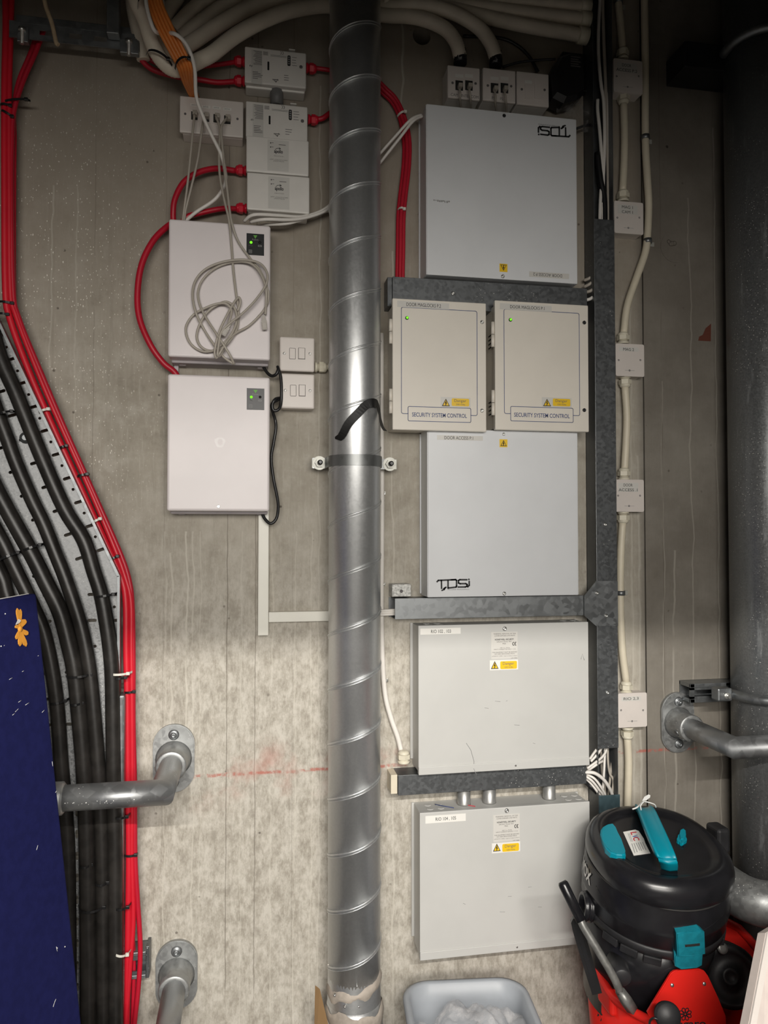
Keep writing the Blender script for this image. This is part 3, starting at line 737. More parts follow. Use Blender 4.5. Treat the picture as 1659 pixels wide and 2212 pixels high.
for i in range(46):
    a = random.uniform(-2.6, -1.2); x = e1.x-.05-random.random()**1.4*.15 if random.random() < .6 else xx+.01+random.random()*.1
    g.lathe((x, e1.y+.0253*math.cos(a-math.pi/2+1.57)*-0+.025*math.sin(-.6)*0-.0245*abs(math.cos(a+1.57)), e1.z-.0245*abs(math.sin(a+1.57))*.9), (0, -1, -.8), [(0, .0018*random.uniform(.4, 1.2)), (.0012, 0)], 5)
obj('plaster_speckle', g, LINT, r1, kind='stuff')
rail('handrail', (382, 2102), None, W(120, 2250, .24).x, 'lower galvanised handrail whose oval flange sits on the wall near the duct foot', dE=.235)
r3, e3 = rail('handrail', (1461, 1559), None, XR-.02, 'galvanised handrail running from an oval wall flange across the fat vertical pipe', screws=(205, 250))
f4 = W(1500, 1868, 0)
r4 = thing('handrail_bend', f4, 'large rounded pipe bend poking in at the frame edge beside the vacuum cleaner', 'handrail', 'tubular handrails')
D4 = .36; a4 = W(1632, 1962, D4)
pts = catmull([Vector((a4.x-.004, -.02, a4.z+.012)), Vector((a4.x-.002, -.16, a4.z+.006)), Vector((a4.x+.002, -D4+.075, a4.z)), Vector((a4.x+.024, -D4+.018, a4.z)), Vector((a4.x+.075, -D4, a4.z))], 6)
obj('bend', G().tube(pts, .047, 32), CASTM, r4)
obj('tube', G().tube([Vector((a4.x+.07, -D4, a4.z)), Vector((XR-.02, -D4, a4.z))], .041, 24), RAILM, r4)
obj('ribbed_collar', G().lathe((a4.x+.06, -D4, a4.z), (1, 0, 0), [(i*.003, .052 if i % 2 else .049) for i in range(9)], 28), ZBRIGHT, r4)

# ------------------------------------------------------------------ fat pipe at the right
PD, PR = .115, .094
pc = W(1573, 1100, PD); ray = (pc-CAM); 
a_ = math.atan2(pc.x-CAM.x, PD-0-CAM.y*1-2*PD) if False else math.atan2(pc.x-CAM.x, -PD-CAM.y)
px_ = CAM.x+math.tan(a_)*(-PD-CAM.y)+PR/math.cos(a_)
PIPEX = px_
root = thing('soil_pipe', (PIPEX, -PD, 0), 'fat scuffed galvanised pipe standing floor to ceiling at the far right', 'pipe')
obj('pipe_wall', G().lathe((PIPEX, -PD, 0), (0, 0, 1), [(0, PR), (ZT, PR)], 64), PIPEM, root)
zc = W(1600, 1524, .22).z
root = thing('pipe_clip', (PIPEX, 0, zc), 'galvanised strut and round clip holding the fat pipe, above the handrail flange', 'pipe clamp')
x0, x1, z0, z1 = R(1491, 1476, 1572, 1517, .05)
obj('strut_channel', G().fbox(x0, PIPEX, z0, z0+.010, 0, .05, .001).fbox(x0, PIPEX, z1-.010, z1, 0, .05, .001).fbox(x0, PIPEX, z0, z1, 0, .004), GALV, root)
obj('strut_lip', G().fbox(x0, x0+.012, z0, z1, .046, .05).fbox(x1-.004, PIPEX, z0, z1, .046, .05).fbox(x0, PIPEX, z0+.010, z0+.016, .046, .05).fbox(x0, PIPEX, z1-.016, z1-.010, .046, .05), GALV, root)
pts = [Vector((PIPEX+(PR+.008)*math.cos(a), -PD+(PR+.008)*math.sin(a), zc)) for a in [math.pi*(.95+1.1*i/20) for i in range(21)]]
obj('clip_ring', G().tube(pts, .0125, 14), GALV, root)
p = W(1568, 1522, .11); g = G(); g.box(p.x-.028, p.x+.012, -.12, -.09, zc-.014, zc+.018, .004)
obj('clip_ear', g, GALV, root)
p = Vector((W(1573, 1527, .125).x, -.122, zc)); g = G(); g.lathe(p, (-.25, -1, 0), [(0, .008), (.002, .008)], 14); hexnut(g, p, (-.25, -1, 0), .0065, .007); g.lathe(p, (-.25, -1, 0), [(0, .0035), (.016, .0035)], 8)
obj('clip_bolt', g, SCREW, root)
zc = W(1600, 52, PD+PR).z
pts = [Vector((PIPEX+(PR+.010)*math.cos(a), -PD+(PR+.010)*math.sin(a), zc+.006*math.sin(a*2))) for a in [math.pi*(.95+1.1*i/20) for i in range(21)]]
root = thing('pipe_clip', (PIPEX, 0, zc), 'round clip on the fat pipe high up near the ceiling', 'pipe clamp')
obj('clip_ring', G().tube(pts, .0115, 14), GALV, root)
obj('clip_stem', G().fbox(PIPEX-.012, PIPEX+.012, zc-.012, zc+.012, 0, PD-PR+.01), GALV, root)
x0, x1, z0, z1 = R(1480, 92, 1565, 148, .09)
tag(obj('unistrut', G().fbox(x0, PIPEX, z0, z1, 0, .09, .003).fbox(x0+.006, x0+.01, z0+.006, z1-.006, .088, .094), BLKM), 'dark strut stub fixed high on the wall left of the fat pipe', 'bracket')
# ------------------------------------------------------------------ wall boxes
def sticker_danger(rect, d, parent, clear=False):
    u0, v0, u1, v1 = rect; wd, ht = u1-u0, v1-v0
    s = pad(rect, d, CLEARL if clear else PAPER, parent, 'danger_sticker', label='yellow electrical danger sticker')
    d += .0006
    def sub(a, b, c, e): return (u0+wd*a, v0+ht*b, u0+wd*c, v0+ht*e)
    tri(sub(.04, .12, .31, .9), d, s)
    pad(sub(.37, .12, .96, .90), d, YEL, s, 'yellow_panel', .0003, .003)
    write('Danger', sub(.46, .20, .86, .58), d+.0003, INKG, s)
    write('230 Volts', sub(.52, .64, .82, .80), d+.0003, INKG, s)
    return s
def tri(rect, d, parent, rot=False):
    x0, x1, z0, z1 = R(*rect, d); 
    if rot: z0, z1 = z1, z0
    xm = (x0+x1)/2
    def sh(k): 
        cx, cz = xm, z0+(z1-z0)*.36
        return [(cx+(x-cx)*k, cz+(z-cz)*k) for x, z in ((x0, z0), (x1, z0), (xm, z1))]
    obj('warning_triangle', G().poly(sh(1), .0003, lambda x, y, h: (x, -d-h, y)), INK, parent)
    obj('warning_triangle', G().poly(sh(.74), .0003, lambda x, y, h: (x, -d-.0002-h, y)), YEL, parent)
    strokes([((.54, .30), (.44, .58), (.56, .56), (.46, .86))], rect, d+.0005, 1.6, INK, parent, rot, 'lightning_bolt')
TD_LOGO = ([[(0, .22), (.04, .10), (.58, .05)], [(.135, .1), (.14, .82)], [(.34, .12), (.34, .8), (.59, .72), (.605, .62), (.605, .12), (.58, .05), (.44, .06)],
            [(.93, .07), (.71, .06), (.665, .12), (.665, .36), (.72, .42), (.89, .42), (.935, .5), (.93, .66), (.88, .72), (.65, .72)], [(1.0, .22), (1.0, .58), (.95, .72)], [(.985, .06), (.995, .02)]])
def tdsi(rect, d, parent, rot=False):
    strokes(TD_LOGO, rect, d, 3.4, INK, parent, rot)
    strokes([[(.15, 1.0), (.22, .92), (.25, .76)], [(.2, .86), (.28, .72)]], rect, d, 3.2, INK, parent, rot)
    u0, v0, u1, v1 = rect; wd, ht = u1-u0, v1-v0
    if not rot: write('ACCESS Everywhere', (u0+wd*.32, v0+ht*.88, u1, v0+ht*1.0), d, INK, parent)
    else: write('ACCESS Everywhere', (u0, v0, u0+wd*.68, v0+ht*.12), d, INK, parent, True)
def enclosure(name, rect, d1, label, mat, lid=.012, lipd=.002, bev=.0015, parent_base=None, flange=0.0, cat='control box', group='wall boxes'):
    """back box on the wall with a folded front cover that overhangs a little"""
    x0, x1, z0, z1 = R(*rect, d1)
    root = thing(name, ((x0+x1)/2, 0, z0), label, cat, group)
    obj('back_box', G().fbox(x0+lipd+flange, x1-lipd-flange, z0+lipd, z1-lipd, 0, d1-lid-.001, .0015), mat, root)
    obj('cover', G().fbox(x0, x1, z0, z1, d1-lid, d1, bev), mat, root)
    return root, (x0, x1, z0, z1)
# two upright door-access controllers
def side_seam(root, b, d, mat):
    x0, x1, z0, z1 = b
    for xa, s in ((x0, 1), (x1, -1)):
        obj('cover_side', G().fbox(min(xa-.0012*s, xa+.002*s), max(xa-.0012*s, xa+.002*s), z0+.001, z1-.001, .010, d-.002), mat, root)
        obj('back_flange', G().fbox(xa-.004, xa+.004, z0+.004, z1-.004, 0, .006, .0008), mat, root)
D1 = .075
r, b = enclosure('door_access_box', (922, 241, 1245.5, 603), D1, 'large white steel door controller box mounted upside down, topmost on the right', BOXW, .010)
side_seam(r, b, D1, BOXW)
x0, x1, z0, z1 = b
g = G(); g.poly([(x0, z0+.002), (x1, z0+.002), (x1-.02, z0-.0), (x0+.012, z0)], .01, lambda x, y, h: (x, -D1+.004+h*.2, y))
obj('bottom_fold', g, BOXW, r)
screw(r, 1089, 250, D1, .0045, BLK, label='black cover screw'); screw(r, 1086, 597, D1, .0048)
tdsi((1163, 269, 1231, 295), D1, r, True)
s = pad((1079, 570, 1096, 587.5), D1, YEL, r, 'warning_sticker', label='small yellow warning sticker'); tri((1081, 572, 1094.5, 585), D1+.0006, s, True)
s = pad((1143, 589, 1229, 600.5), D1, CLEARL, r, 'clear_label_strip'); write('DOOR ACCESS P.2', (1152, 591, 1214, 597.5), D1+.0006, INK, s, True)
g = G()
for j in range(9): g.fbox(W(936+4*j, 434, D1).x, W(938+4*j+random.random()*2, 434, D1).x, W(940, 437-random.random()*4, D1).z, W(940, 431+random.random(), D1).z, D1, D1+.0002)
obj('scuff_mark', g, GRYP, r)
r, b = enclosure('door_access_box', (924.5, 930, 1248, 1288), D1, 'large white steel door controller box below the two maglock boxes', BOXW, .010)
side_seam(r, b, D1, BOXW)
screw(r, 1088, 938, D1, .004); screw(r, 1089, 1282, D1, .0048)
s = pad((1079, 949, 1096, 966), D1, YEL, r, 'warning_sticker', label='small yellow warning sticker'); tri((1081, 950.5, 1094.5, 963.5), D1+.0006, s)
s = pad((944, 941, 1043, 951), D1, CLEARL, r, 'clear_label_strip'); write('DOOR ACCESS P.1', (960, 942.5, 1022, 949.5), D1+.0006, INK, s)
tdsi((944, 1251, 1013.5, 1275), D1, r)
# two hinged maglock boxes
D2 = .095
for (rect, lab, tx, no, lbl, hy) in (((848, 649.5, 1050.5, 930.5), 'P.2', (878, 655.5, 952.5, 663), 2, 'cream hinged security box with blue outline, beside the duct', 0), ((1069.5, 654, 1271.5, 930.5), 'P.1', (1102, 661, 1176, 668), 1, 'cream hinged security box with blue outline, beside the vertical trunking', 1)):
    r, b = enclosure('maglock_box', rect, D2, lbl, MAGW, .014, .006, .002)
    u0, v0, u1, v1 = rect
    x0, x1, z0, z1 = b
    s = pad((u0+10, tx[1]-3, u0+122, tx[3]+3), D2, CLEARL, r, 'clear_label_strip'); write('DOOR MAGLOCKS '+lab, tx, D2+.0006, INK, s)
    fl = u0+19 if no == 2 else u0+19.5; fr = u1-20; ft = v0+18.5; fb = v1-35
    xa, xb, za, zb_ = R(fl, ft, fr, fb, D2); la = R(u0+33.5, 880, u1-33.5, 911, D2)
    q = .0012
    def outline(pts, name):
        g = G(); P = [Vector((x, -(D2+.0003), z)) for x, z in pts]; P.append(P[0])
        for a, c in zip(P, P[1:]):
            t = (c-a); 
            if t.length < 1e-6: continue
            t.normalize(); nn = Vector((-t.z, 0, t.x))*.0007
            g.face([g.bm.verts.new(k) for k in (a-t*.0004+nn, a-t*.0004-nn, c+t*.0004-nn, c+t*.0004+nn)])
        return obj(name, g, BLUEI, r)
    def seg(P, name):
        g = G()
        for (ax, az), (cx, cz) in zip(P, P[1:]):
            a_, c_ = Vector((ax, -(D2+.0003), az)), Vector((cx, -(D2+.0003), cz)); t = c_-a_
            if t.length < 1e-6: continue
            t.normalize(); nn = Vector((-t.z, 0, t.x))*.0007
            g.face([g.bm.verts.new(k) for k in (a_-t*.0004+nn, a_-t*.0004-nn, c_+t*.0004-nn, c_+t*.0004+nn)])
        return obj(name, g, BLUEI, r)
    rp = rrect(xa, xb, za, zb_, .004, 3)
    seg([(la[0], za)]+rp[8:12][:0]+[(xa+.004, za)]+list(reversed(rp[8:11]))+list(reversed(rp[4:8]))+list(reversed(rp[0:4]))+list(reversed(rp[12:16]))+[(la[1], za)], 'printed_border')
    outline(rrect(*la, .003, 3), 'printed_name_frame')
    write('SECURITY SYSTEM CONTROL', (u0+42, 892.5, u1-42, 901.5) if no == 2 else (u0+41, 893, u1-41, 902), D2, BLUEI, r, bold=.012)
    sticker_danger((u0+104, 858.5, u0+168, 879.5) if no == 2 else (u0+101, 859, u0+165, 879.5), D2, r, True)
    for v in ((696, 887) if no == 2 else (697, 886)): screw(r, u1-9.5 if no == 2 else u1-9.5, v, D2, .0048, BLK if no == 1 else SCREW)
    lp = W(u0+31 if no == 2 else u0+33, 687 if no == 2 else 691, D2); g = G()
    g.lathe(lp, (0, -1, 0), [(0, .0045), (.0012, .0045)], 14); bz = obj('indicator_bezel', g, BLK, r)
    obj('lamp', G().lathe(lp+Vector((.0006, -.001, .0006)), (0, -1, 0), [(0, .003), (.002, .0025), (.003, 0)], 12), LEDG, bz, 'lit green indicator lamp')
    for (va, vb) in (((688, 741), (839, 892)) if no == 2 else ((694, 748), (842, 896))):
        hz1, hz0 = W(u0, va, D2).z, W(u0, vb, D2).z; hm = (hz0+hz1)/2
        g = G(); g.lathe((x0-.003, -D2+.008, hz0), (0, 0, 1), [(0, .0042), (hm-hz0-.0006, .0042)], 12); g.lathe((x0-.003, -D2+.008, hm+.0006), (0, 0, 1), [(0, .0042), (hz1-hm-.0006, .0042)], 12)
        obj('hinge', g, MAGW, r)
        if no == 1:
            for k in range(4): obj('vent_slot', G().fbox(x0+.0045, x0+.0062, hz0+.008+k*.010, hz0+.0105+k*.010, .03, .06), DARK, r)
# two metal boxes low down
D3 = .08
PLATE = 'WARNING: REMOVAL OF THIS\nCOVER EXPOSES LIVE PARTS'
for (rect, lbl, strip, tt, txt_, pu, pv) in (((904, 1347.5, 1272, 1663), 'grey-white steel box with a hairline crack, between the two lower trunking runs', (908, 1357, 995, 1370), (931, 1360, 974, 1368.5), 'RIO 102 , 103', 1090, 1362), ((907, 1744, 1275, 2055), 'grey-white steel box lowest on the wall, beside the vacuum cleaner', (919, 1760, 1006, 1776), (941, 1764.5, 985, 1773), 'RIO 104 , 105', 1094.5, 1756)):
    r, b = enclosure('expander_box', rect, D3, lbl, RIOW, .011, .0025, .0015, None, .0)
    x0, x1, z0, z1 = b; u0, v0, u1, v1 = rect
    for xa in (x0, x1): obj('back_flange', G().fbox(xa-.0037, xa+.0037, z0+.016, z1-.002, 0, .006, .0008), RIOW, r)
    obj('bottom_lip', G().fbox(x0, x1, z0-.0005, z0+.0185, D3-.003, D3+.0022, .0012), RIOW, r)
    screw(r, pu, pv-5 if pv > 1700 else pv-4, D3, .0055)
    obj('lip_screw', G().lathe(W((u0+u1)/2+26, v1-9, D3+.002), (0, -1, 0), [(0, .0028), (.001, .0022)], 10), SCREW, r)
    s = pad(strip, D3, PAPER, r, 'name_strip'); write(txt_, tt, D3+.0006, INK, s)
    y = pv+3; s = pad((pu-29, y, pu+28, y+58), D3, CLEARL, r, 'rating_plate', label='clear rating label')
    def pl(t, a, c, e, f, bold=0.0): write(t, (pu+a, y+c, pu+e, y+f), D3+.0006, INKG if not bold else INK, s, spacing=1.05, bold=bold)
    pl('WARNING: REMOVAL OF THIS\nCOVER EXPOSES LIVE PARTS', -24, 2.5, 24, 9.5)
    pl('HONEYWELL SECURITY', -21, 14.5, 20, 18, .02); pl('GALAXY Power RIO\nP026', -17, 19.5, 15, 26.5)
    pl('230 V a.c. 50 Hz\nINPUT CURRENT RATING = 1.5 A', -23, 33, 24, 38.5)
    pl('THIS EQUIPMENT MUST BE EARTHED\nNO USER SERVICEABLE PARTS', -27, 42.5, 27, 48.5); pl('prEN50131-1:2004 - Type A, Grade 3, Class II', -27, 51, 27, 53.2); pl('LST-7000', 14, 55.2, 27, 57.2)
    arcs = []
    for cx in (.28, .78):
        arcs.append([(cx+.24*math.cos(t)*1.0, .5+.48*math.sin(t)) for t in [math.radians(70+220*i/10) for i in range(11)]])
    arcs.append([(.55, .5), (.74, .5)])
    strokes(arcs, (pu+17, y+22, pu+26, y+29), D3+.0006, 1.2, INK, s, name='conformity_mark')
    sticker_danger((pu-32, y+60.5, pu+29, y+82), D3, r)
    # knock-outs on the top
    for k in (0.03, .055, .36, .385):
        for dd in (.025, .05): obj('knock_out', G().lathe((x0+(x1-x0)*k/.4, -dd, z1-.0026), (0, 0, 1), [(0, .009), (.0012, .008)], 18), RIOW, r)
    g = G()
    for k in range(5):
        p0 = W(u0+90+random.random()*180, v0+150+random.random()*130, D3); g.tube([p0, p0+Vector((.004+.01*random.random(), 0, -.003+.004*random.random()))], .0005, 4)
    if v0 < 1500:
        g.tube([W(u, v, D3+.0002) for u, v in ((1007, 1605), (1017, 1620), (1024, 1645), (1023, 1658))], .0007, 4); g.tube([W(u, v, D3+.0022) for u, v in ((1023, 1660), (1030, 1675))], .0007, 4)
        g.tube([W(u, v, D3+.0002) for u, v in ((1255, 1424), (1258, 1412), (1262, 1426))], .0006, 4)
    obj('scratch', g, GRYP, r)
# the two lilac power supplies
D4_ = .085
for (rect, lbl, lrect, mat) in (((363.5, 479.5, 584, 774), 'lilac-white plastic power supply box draped with coiled grey cable', (532.5, 505, 570.5, 551.5), LBLB), ((361, 811, 582.5, 1104), 'lilac-white plastic power supply box, lower of the pair, with scuffed bare front', (533, 839, 571, 885.5), LBLG)):
    x0, x1, z0, z1 = R(*rect, D4_)
    root = thing('power_supply', ((x0+x1)/2, 0, z0), lbl, 'power supply', 'power supply boxes')
    obj('base', G().fbox(x0+.004, x1-.003, z0-.006, z1-.006, 0, .048, .003), FUSB, root)
    obj('cover', G().fbox(x0, x1, z0, z1, .045, D4_, .0055, 4), FUSW, root)
    for xa in (x0+.02, x1-.028): obj('cable_notch', G().fbox(xa, xa+.015, z0-.0075, z0-.004, .01, .03, .001), FUSB, root)
    lb = pad(lrect, D4_, mat, root, 'indicator_label', label='dark indicator label with green lamp')
    u0, v0, u1, v1 = lrect; wd, ht = u1-u0, v1-v0; dd = D4_+.0006
    def at(a, c): return (u0+wd*a, v0+ht*c)
    xx0, xx1, zz0, zz1 = R(u0+wd*.38, v0+ht*.07, u0+wd*.62, v0+ht*.23, dd)
    obj('green_triangle', G().poly([(xx0, zz1), ((xx0+xx1)/2, zz0), (xx1, zz1)], .0003, lambda x, y, h: (x, -dd-h, y)), GRN, lb)
    write('Fusion', (u0+wd*.33, v0+ht*.235, u0+wd*.67, v0+ht*.31), dd, GRYP, lb)
    obj('lamp', G().lathe(W(*at(.26, .40), dd), (0, -1, 0), [(0, .0032), (.0018, .0026), (.0026, 0)], 14), LEDG, lb, 'lit green lamp')
    obj('unlit_lamp', G().lathe(W(*at(.76, .40), dd), (0, -1, 0), [(0, .0032), (.0016, .0026), (.0022, 0)], 14), BLK, lb)
    strokes([[(i/12, .5-.45*math.sin(i/12*6.28)) for i in range(13)]], (*at(.15, .52), *at(.34, .58)), dd, .8, GRYP, lb, name='mains_symbol')
    strokes([[(0, .3), (1, .3), (1, 1), (0, 1)], [(.2, .3), (.2, 0)], [(.8, .3), (.8, 0)], [(.15, .6), (.35, .6)], [(.65, .6), (.85, .6)]], (*at(.66, .52), *at(.86, .60)), dd, .7, GRYP, lb, name='battery_symbol', closed=(0,))
    strokes([[(0, 0), (1, 0), (1, 1), (0, 1)], [(.3, .3), (.7, .3), (.7, .7), (.3, .7)]], (*at(.14, .75), *at(.30, .89)), dd, .7, GRYP, lb, name='insulation_symbol', closed=(0, 1))
    if v0 > 700:
        g = G(); g.lathe(W(472, 1094, D4_), (0, -1, 0), [(0, .0042), (.0012, .004), (.0012, .0028), (.0004, .0026)], 18); ck = obj('screw_cap', g, SCREW, root)
        pale = M('pale_scuff', (0.80, 0.765, 0.76), 0.32)
        g = G(); cx, cz = W(475, 956, D4_).x, W(475, 956, D4_).z
        g.poly([(cx+(.011+.002*math.sin(3*t))*math.cos(t), cz+(.013+.002*math.cos(2*t))*math.sin(t)) for t in [6.283*i/22 for i in range(22)]], .00015, lambda x, y, h: (x, -D4_-h, y))
        obj('scuff_mark', g, pale, root)
        g = G(); cx, cz = W(476, 955, D4_).x, W(476, 955, D4_).z
        g.poly([(cx+.006*math.cos(t), cz+.008*math.sin(t)) for t in [6.283*i/18 for i in range(18)]], .00025, lambda x, y, h: (x, -D4_-h, y)); obj('scuff_mark', g, FUSW, root)
    else:
        obj('mounting_tab', G().fbox(W(376, 790, .02).x, W(385, 790, .02).x, z0-.03, z0, .01, .016), FUSB, root)

# ------------------------------------------------------------------ fused spurs
D5 = .042
for (rect, lbl) in (((604, 728, 679.5, 802), 'white fused spur plate with rocker switch, upper of two beside the duct'), ((606.5, 807, 679.5, 882.5), 'white fused spur plate with rocker switch, directly below its twin')):
    x0, x1, z0, z1 = R(*rect, D5)
    root = thing('fused_spur', ((x0+x1)/2, 0, z0), lbl, 'switch', 'fused spurs')
    obj('back_box', G().fbox(x0+.0015, x1-.0015, z0+.0015, z1-.0015, 0, D5-.009, .002), PLW, root)
    obj('faceplate', G().fbox(x0, x1, z0, z1, D5-.009, D5, .004, 3), PLW, root)
    wd, ht = rect[2]-rect[0], rect[3]-rect[1]
    def sub(a, c, e, f): return (rect[0]+wd*a, rect[1]+ht*c, rect[0]+wd*e, rect[1]+ht*f)
    xa, xb, za, zb_ = R(*sub(.285, .33, .45, .64), D5)
    obj('fuse_carrier', G().fbox(xa, xb, za, zb_, D5-.001, D5+.001, .0008), PLW, root)
    g = G(); 
    for (aa, bb, cc, dd_) in ((xa-.0008, xa, za, zb_), (xb, xb+.0008, za, zb_), (xa, xb, za-.0008, za), (xa, xb, zb_, zb_+.0008)): g.fbox(aa, bb, cc, dd_, D5-.0005, D5+.0002)
    obj('carrier_gap', g, INKG, root)
    xa, xb, za, zb_ = R(*sub(.545, .33, .72, .64), D5)
    rk = obj('rocker_surround', G().fbox(xa-.001, xb+.001, za-.001, zb_+.001, D5-.001, D5+.0006), INKG, root)
    g = G(); g.fbox(xa, xb, za, zb_, D5-.001, D5+.003, .0008)
    obj('rocker', g, PLW, root)
    screw(root, *((rect[0]+wd*.135), (rect[1]+ht*.48)), D5-.001, .0036); screw(root, rect[0]+wd*.865, rect[1]+ht*.49, D5-.001, .0036)
    if rect[1] < 760:
        gland(680, 793, .018, (1, 0, 0), .0125, .03, CREAM, root)
cable('spur_cable', [(695, 793), (707, 793), (722, 793), (740, 793)], .018, .006, CREAMC, 'short cream cable from the upper fused spur gland to behind the duct', 'cable', None, 10)

# ------------------------------------------------------------------ outlet with four ports
D6 = .045
x0, x1, z0, z1 = R(388, 213, 525.5, 291, D6)
root = thing('data_outlet', ((x0+x1)/2, 0, z0), 'wide white data outlet with four ports and grey patch leads plugged in', 'socket', 'data outlets')
obj('back_box', G().fbox(x0+.006, x1-.001, z0-.0, z1-.002, 0, D6-.008, .002), PLW, root)
obj('faceplate', G().fbox(x0, x1, z0, z1, D6-.008, D6, .0025, 3), PLW, root)
screw(root, 400, 246, D6, .0028, INKG); screw(root, 513, 257, D6, .0028, INKG)
for k, (u, v) in enumerate(((420, 246), (445, 250), (468, 252), (491, 255))):
    s = pad((u-10, v-14, u+10, v+17), D6, PLW, root, 'port_module', .0015)
    pad((u-7, v-5, u+7, v+13), D6+.0015, DARK, s, 'port_opening', .0003)
    pad((u-9, v-22, u+9, v-16), D6, PAPER, s, 'port_label', .0004); write('DATA %02d' % (k+1), (u-6, v-20.5, u+5, v-18), D6+.0004, INKG, s)
    p = W(u+2, v+5, D6); g = G(); g.box(p.x-.0055, p.x+.0055, p.y-.016, p.y+.001, p.z-.004, p.z+.006, .001)
    obj('plug', g, GCAB, s)

# ------------------------------------------------------------------ red-cabled interface modules
D7 = .05
AP = 'apollo'
def module(rect, hgt, lbl, lidded, d, glands):
    x0, x1, z0, z1 = R(*rect, d); u0, v0, u1, v1 = rect; wd, ht = u1-u0, v1-v0
    root = thing('interface_module', ((x0+x1)/2, 0, z0), lbl, 'module', 'fire alarm interface modules')
    def sub(a, c, e, f): return (u0+wd*a, v0+ht*c, u0+wd*e, v0+ht*f)
    obj('back_box', G().fbox(x0+.002, x1-.002, z0-(.004 if not lidded else .0), z1-.002, 0, d-.014, .003), MODW, root)
    obj('cover', G().fbox(x0, x1, z0, z1, d-.016, d, .003, 3), MODW, root)
    if not lidded:
        for a in (.25, .77): 
            xa, xb, za, zb_ = R(*sub(a-.05, -.035, a+.05, .0), d); obj('hinge_tab', G().fbox(xa, xb, za, zb_, d-.012, d-.002, .0006), MODW, root)
        pad(sub(.37, .34, .40, .58), d, BLK, root, 'window_slot', .0004, .0012)
        sw = pad(sub(.695, .17, .745, .46), d, BLK, root, 'switch_window', .0004, .0025)
        for k in range(4): pad(sub(.708, .2+.06*k, .732, .235+.06*k), d+.0004, GRYP, sw, 'dip_switch', .0003)
        screw(root, u0+wd*.10, v0+ht*.46, d, .003); screw(root, u0+wd*.915, v0+ht*.49, d, .004, INKG)
        pad(sub(.11, .015, .285, .97), d, CLEARL, root, 'data_label', .0003)
        rnd = random.Random(int(v0))
        g = G()
        for k in range(15):
            a0 = .13+.05*rnd.random(); xa, xb, za, zb_ = R(*sub(a0, .04+.027*k, .28, .05+.027*k), d+.0003); g.fbox(xa, xb, za, zb_, d+.0003, d+.0005)
        for k in range(5):
            xa, xb, za, zb_ = R(*sub(.13, .62+.045*k, .20+.1*rnd.random(), .635+.045*k), d); g.fbox(xa, xb, za, zb_, d, d+.0005)
        for k in range(6):
            xa, xb, za, zb_ = R(*sub(.3, .06+.018*k, .38, .068+.018*k), d); g.fbox(xa, xb, za, zb_, d, d+.0002)
        for k in range(2):
            xa, xb, za, zb_ = R(*sub(.42, .17+.03*k, .68, .178+.03*k), d); g.fbox(xa, xb, za, zb_, d, d+.0002)
        for k in range(4):
            xa, xb, za, zb_ = R(*sub(.77, .22+.075*k, .83+.04*rnd.random(), .232+.075*k), d); g.fbox(xa, xb, za, zb_, d, d+.0002)
        for k in range(3):
            xa, xb, za, zb_ = R(*sub(.64, .72+.065*k, .70+.06*rnd.random(), .735+.065*k), d); g.fbox(xa, xb, za, zb_, d, d+.0002)
        obj('small_print', g, INKG, root)
        arcs = [[(cx-.24*math.cos(t), .5+.48*math.sin(t)) for t in [math.radians(70+220*i/10) for i in range(11)]] for cx in (.72, .22)]
        strokes(arcs, sub(.57, .06, .63, .14), d, .8, INK, root, name='conformity_mark')
        write(AP, sub(.45, .82, .55, .88), d, INK, root, True, bold=.03)
        strokes([[(.4, .1), (.55, .9), (.7, .1)], [(.2, .2), (.5, .4), (.8, .2)]], sub(.47, .88, .54, .93), d, .9, INK, root, name='printed_emblem')
    else:
        lb = pad(sub(.34, .07, .68, .93), d, CLEARL, root, 'data_label', .0003); d += .0003
        write(AP, sub(.445, .33, .585, .46), d, INK, lb, False, bold=.03)
        strokes([[(0, 1), (.35, .35), (1, .35), (.72, 0), (1, .35), (.72, .7)]], sub(.46, .27, .55, .34), d, 1.0, INK, lb, name='printed_emblem')
        write('INTELLIGENT\nINPUT/OUTPUT UNIT', sub(.375, .60, .655, .67), d, INKG, lb, True)
        write('ISOLATED', sub(.44, .50, .59, .525), d, INKG, lb, True)
        for a, c in ((.39, .14), (.39, .255)): pad(sub(a-.008, c-.015, a+.008, c+.015), d, INK, lb, 'indicator_dot', .0003); pad(sub(a+.015, c-.008, a+.045, c+.004), d, INKG, lb, 'small_print', .0003)
        pad(sub(.52, .19, .63, .205), d, INKG, lb, 'small_print', .0003); d -= .0003
    for (gu, gv, s) in glands:
        gland(gu, gv, .02, (s, 0, 0), .0115, .026, REDG, root, 'red_gland')
    return root
module((528.5, 107, 661.5, 184), 0, 'grey interface module with open lid print, topmost of four, three red glands', False, D7, ((529, 134, -1), (529, 176, -1), (661, 147, 1)))
x0, x1, z0, z1 = R(584, 196, 612, 224, .03)
tag(obj('conduit_coupler', G().lathe(((x0+x1)/2, -.026, W(598, 228, .03).z), (0, 0, 1), [(0, .0155), (.045, .0155), (.046, .013)], 24), GPVC), 'short dark grey conduit coupler joining the two topmost interface modules', 'conduit coupler')
module((531, 224, 664.5, 301), 0, 'grey interface module with open lid print, second of four, just above the blank lids', False, D7, ((665, 258, 1),))
module((532, 298, 667, 375), 0, 'grey lidded interface module, third of four, upper red loop entering it', True, D7+.012, ((532, 369, -1),))
module((533.5, 377, 668.5, 457), 0, 'grey lidded interface module, lowest of four, above the white cables', True, D7+.012, ((533, 451, -1),))

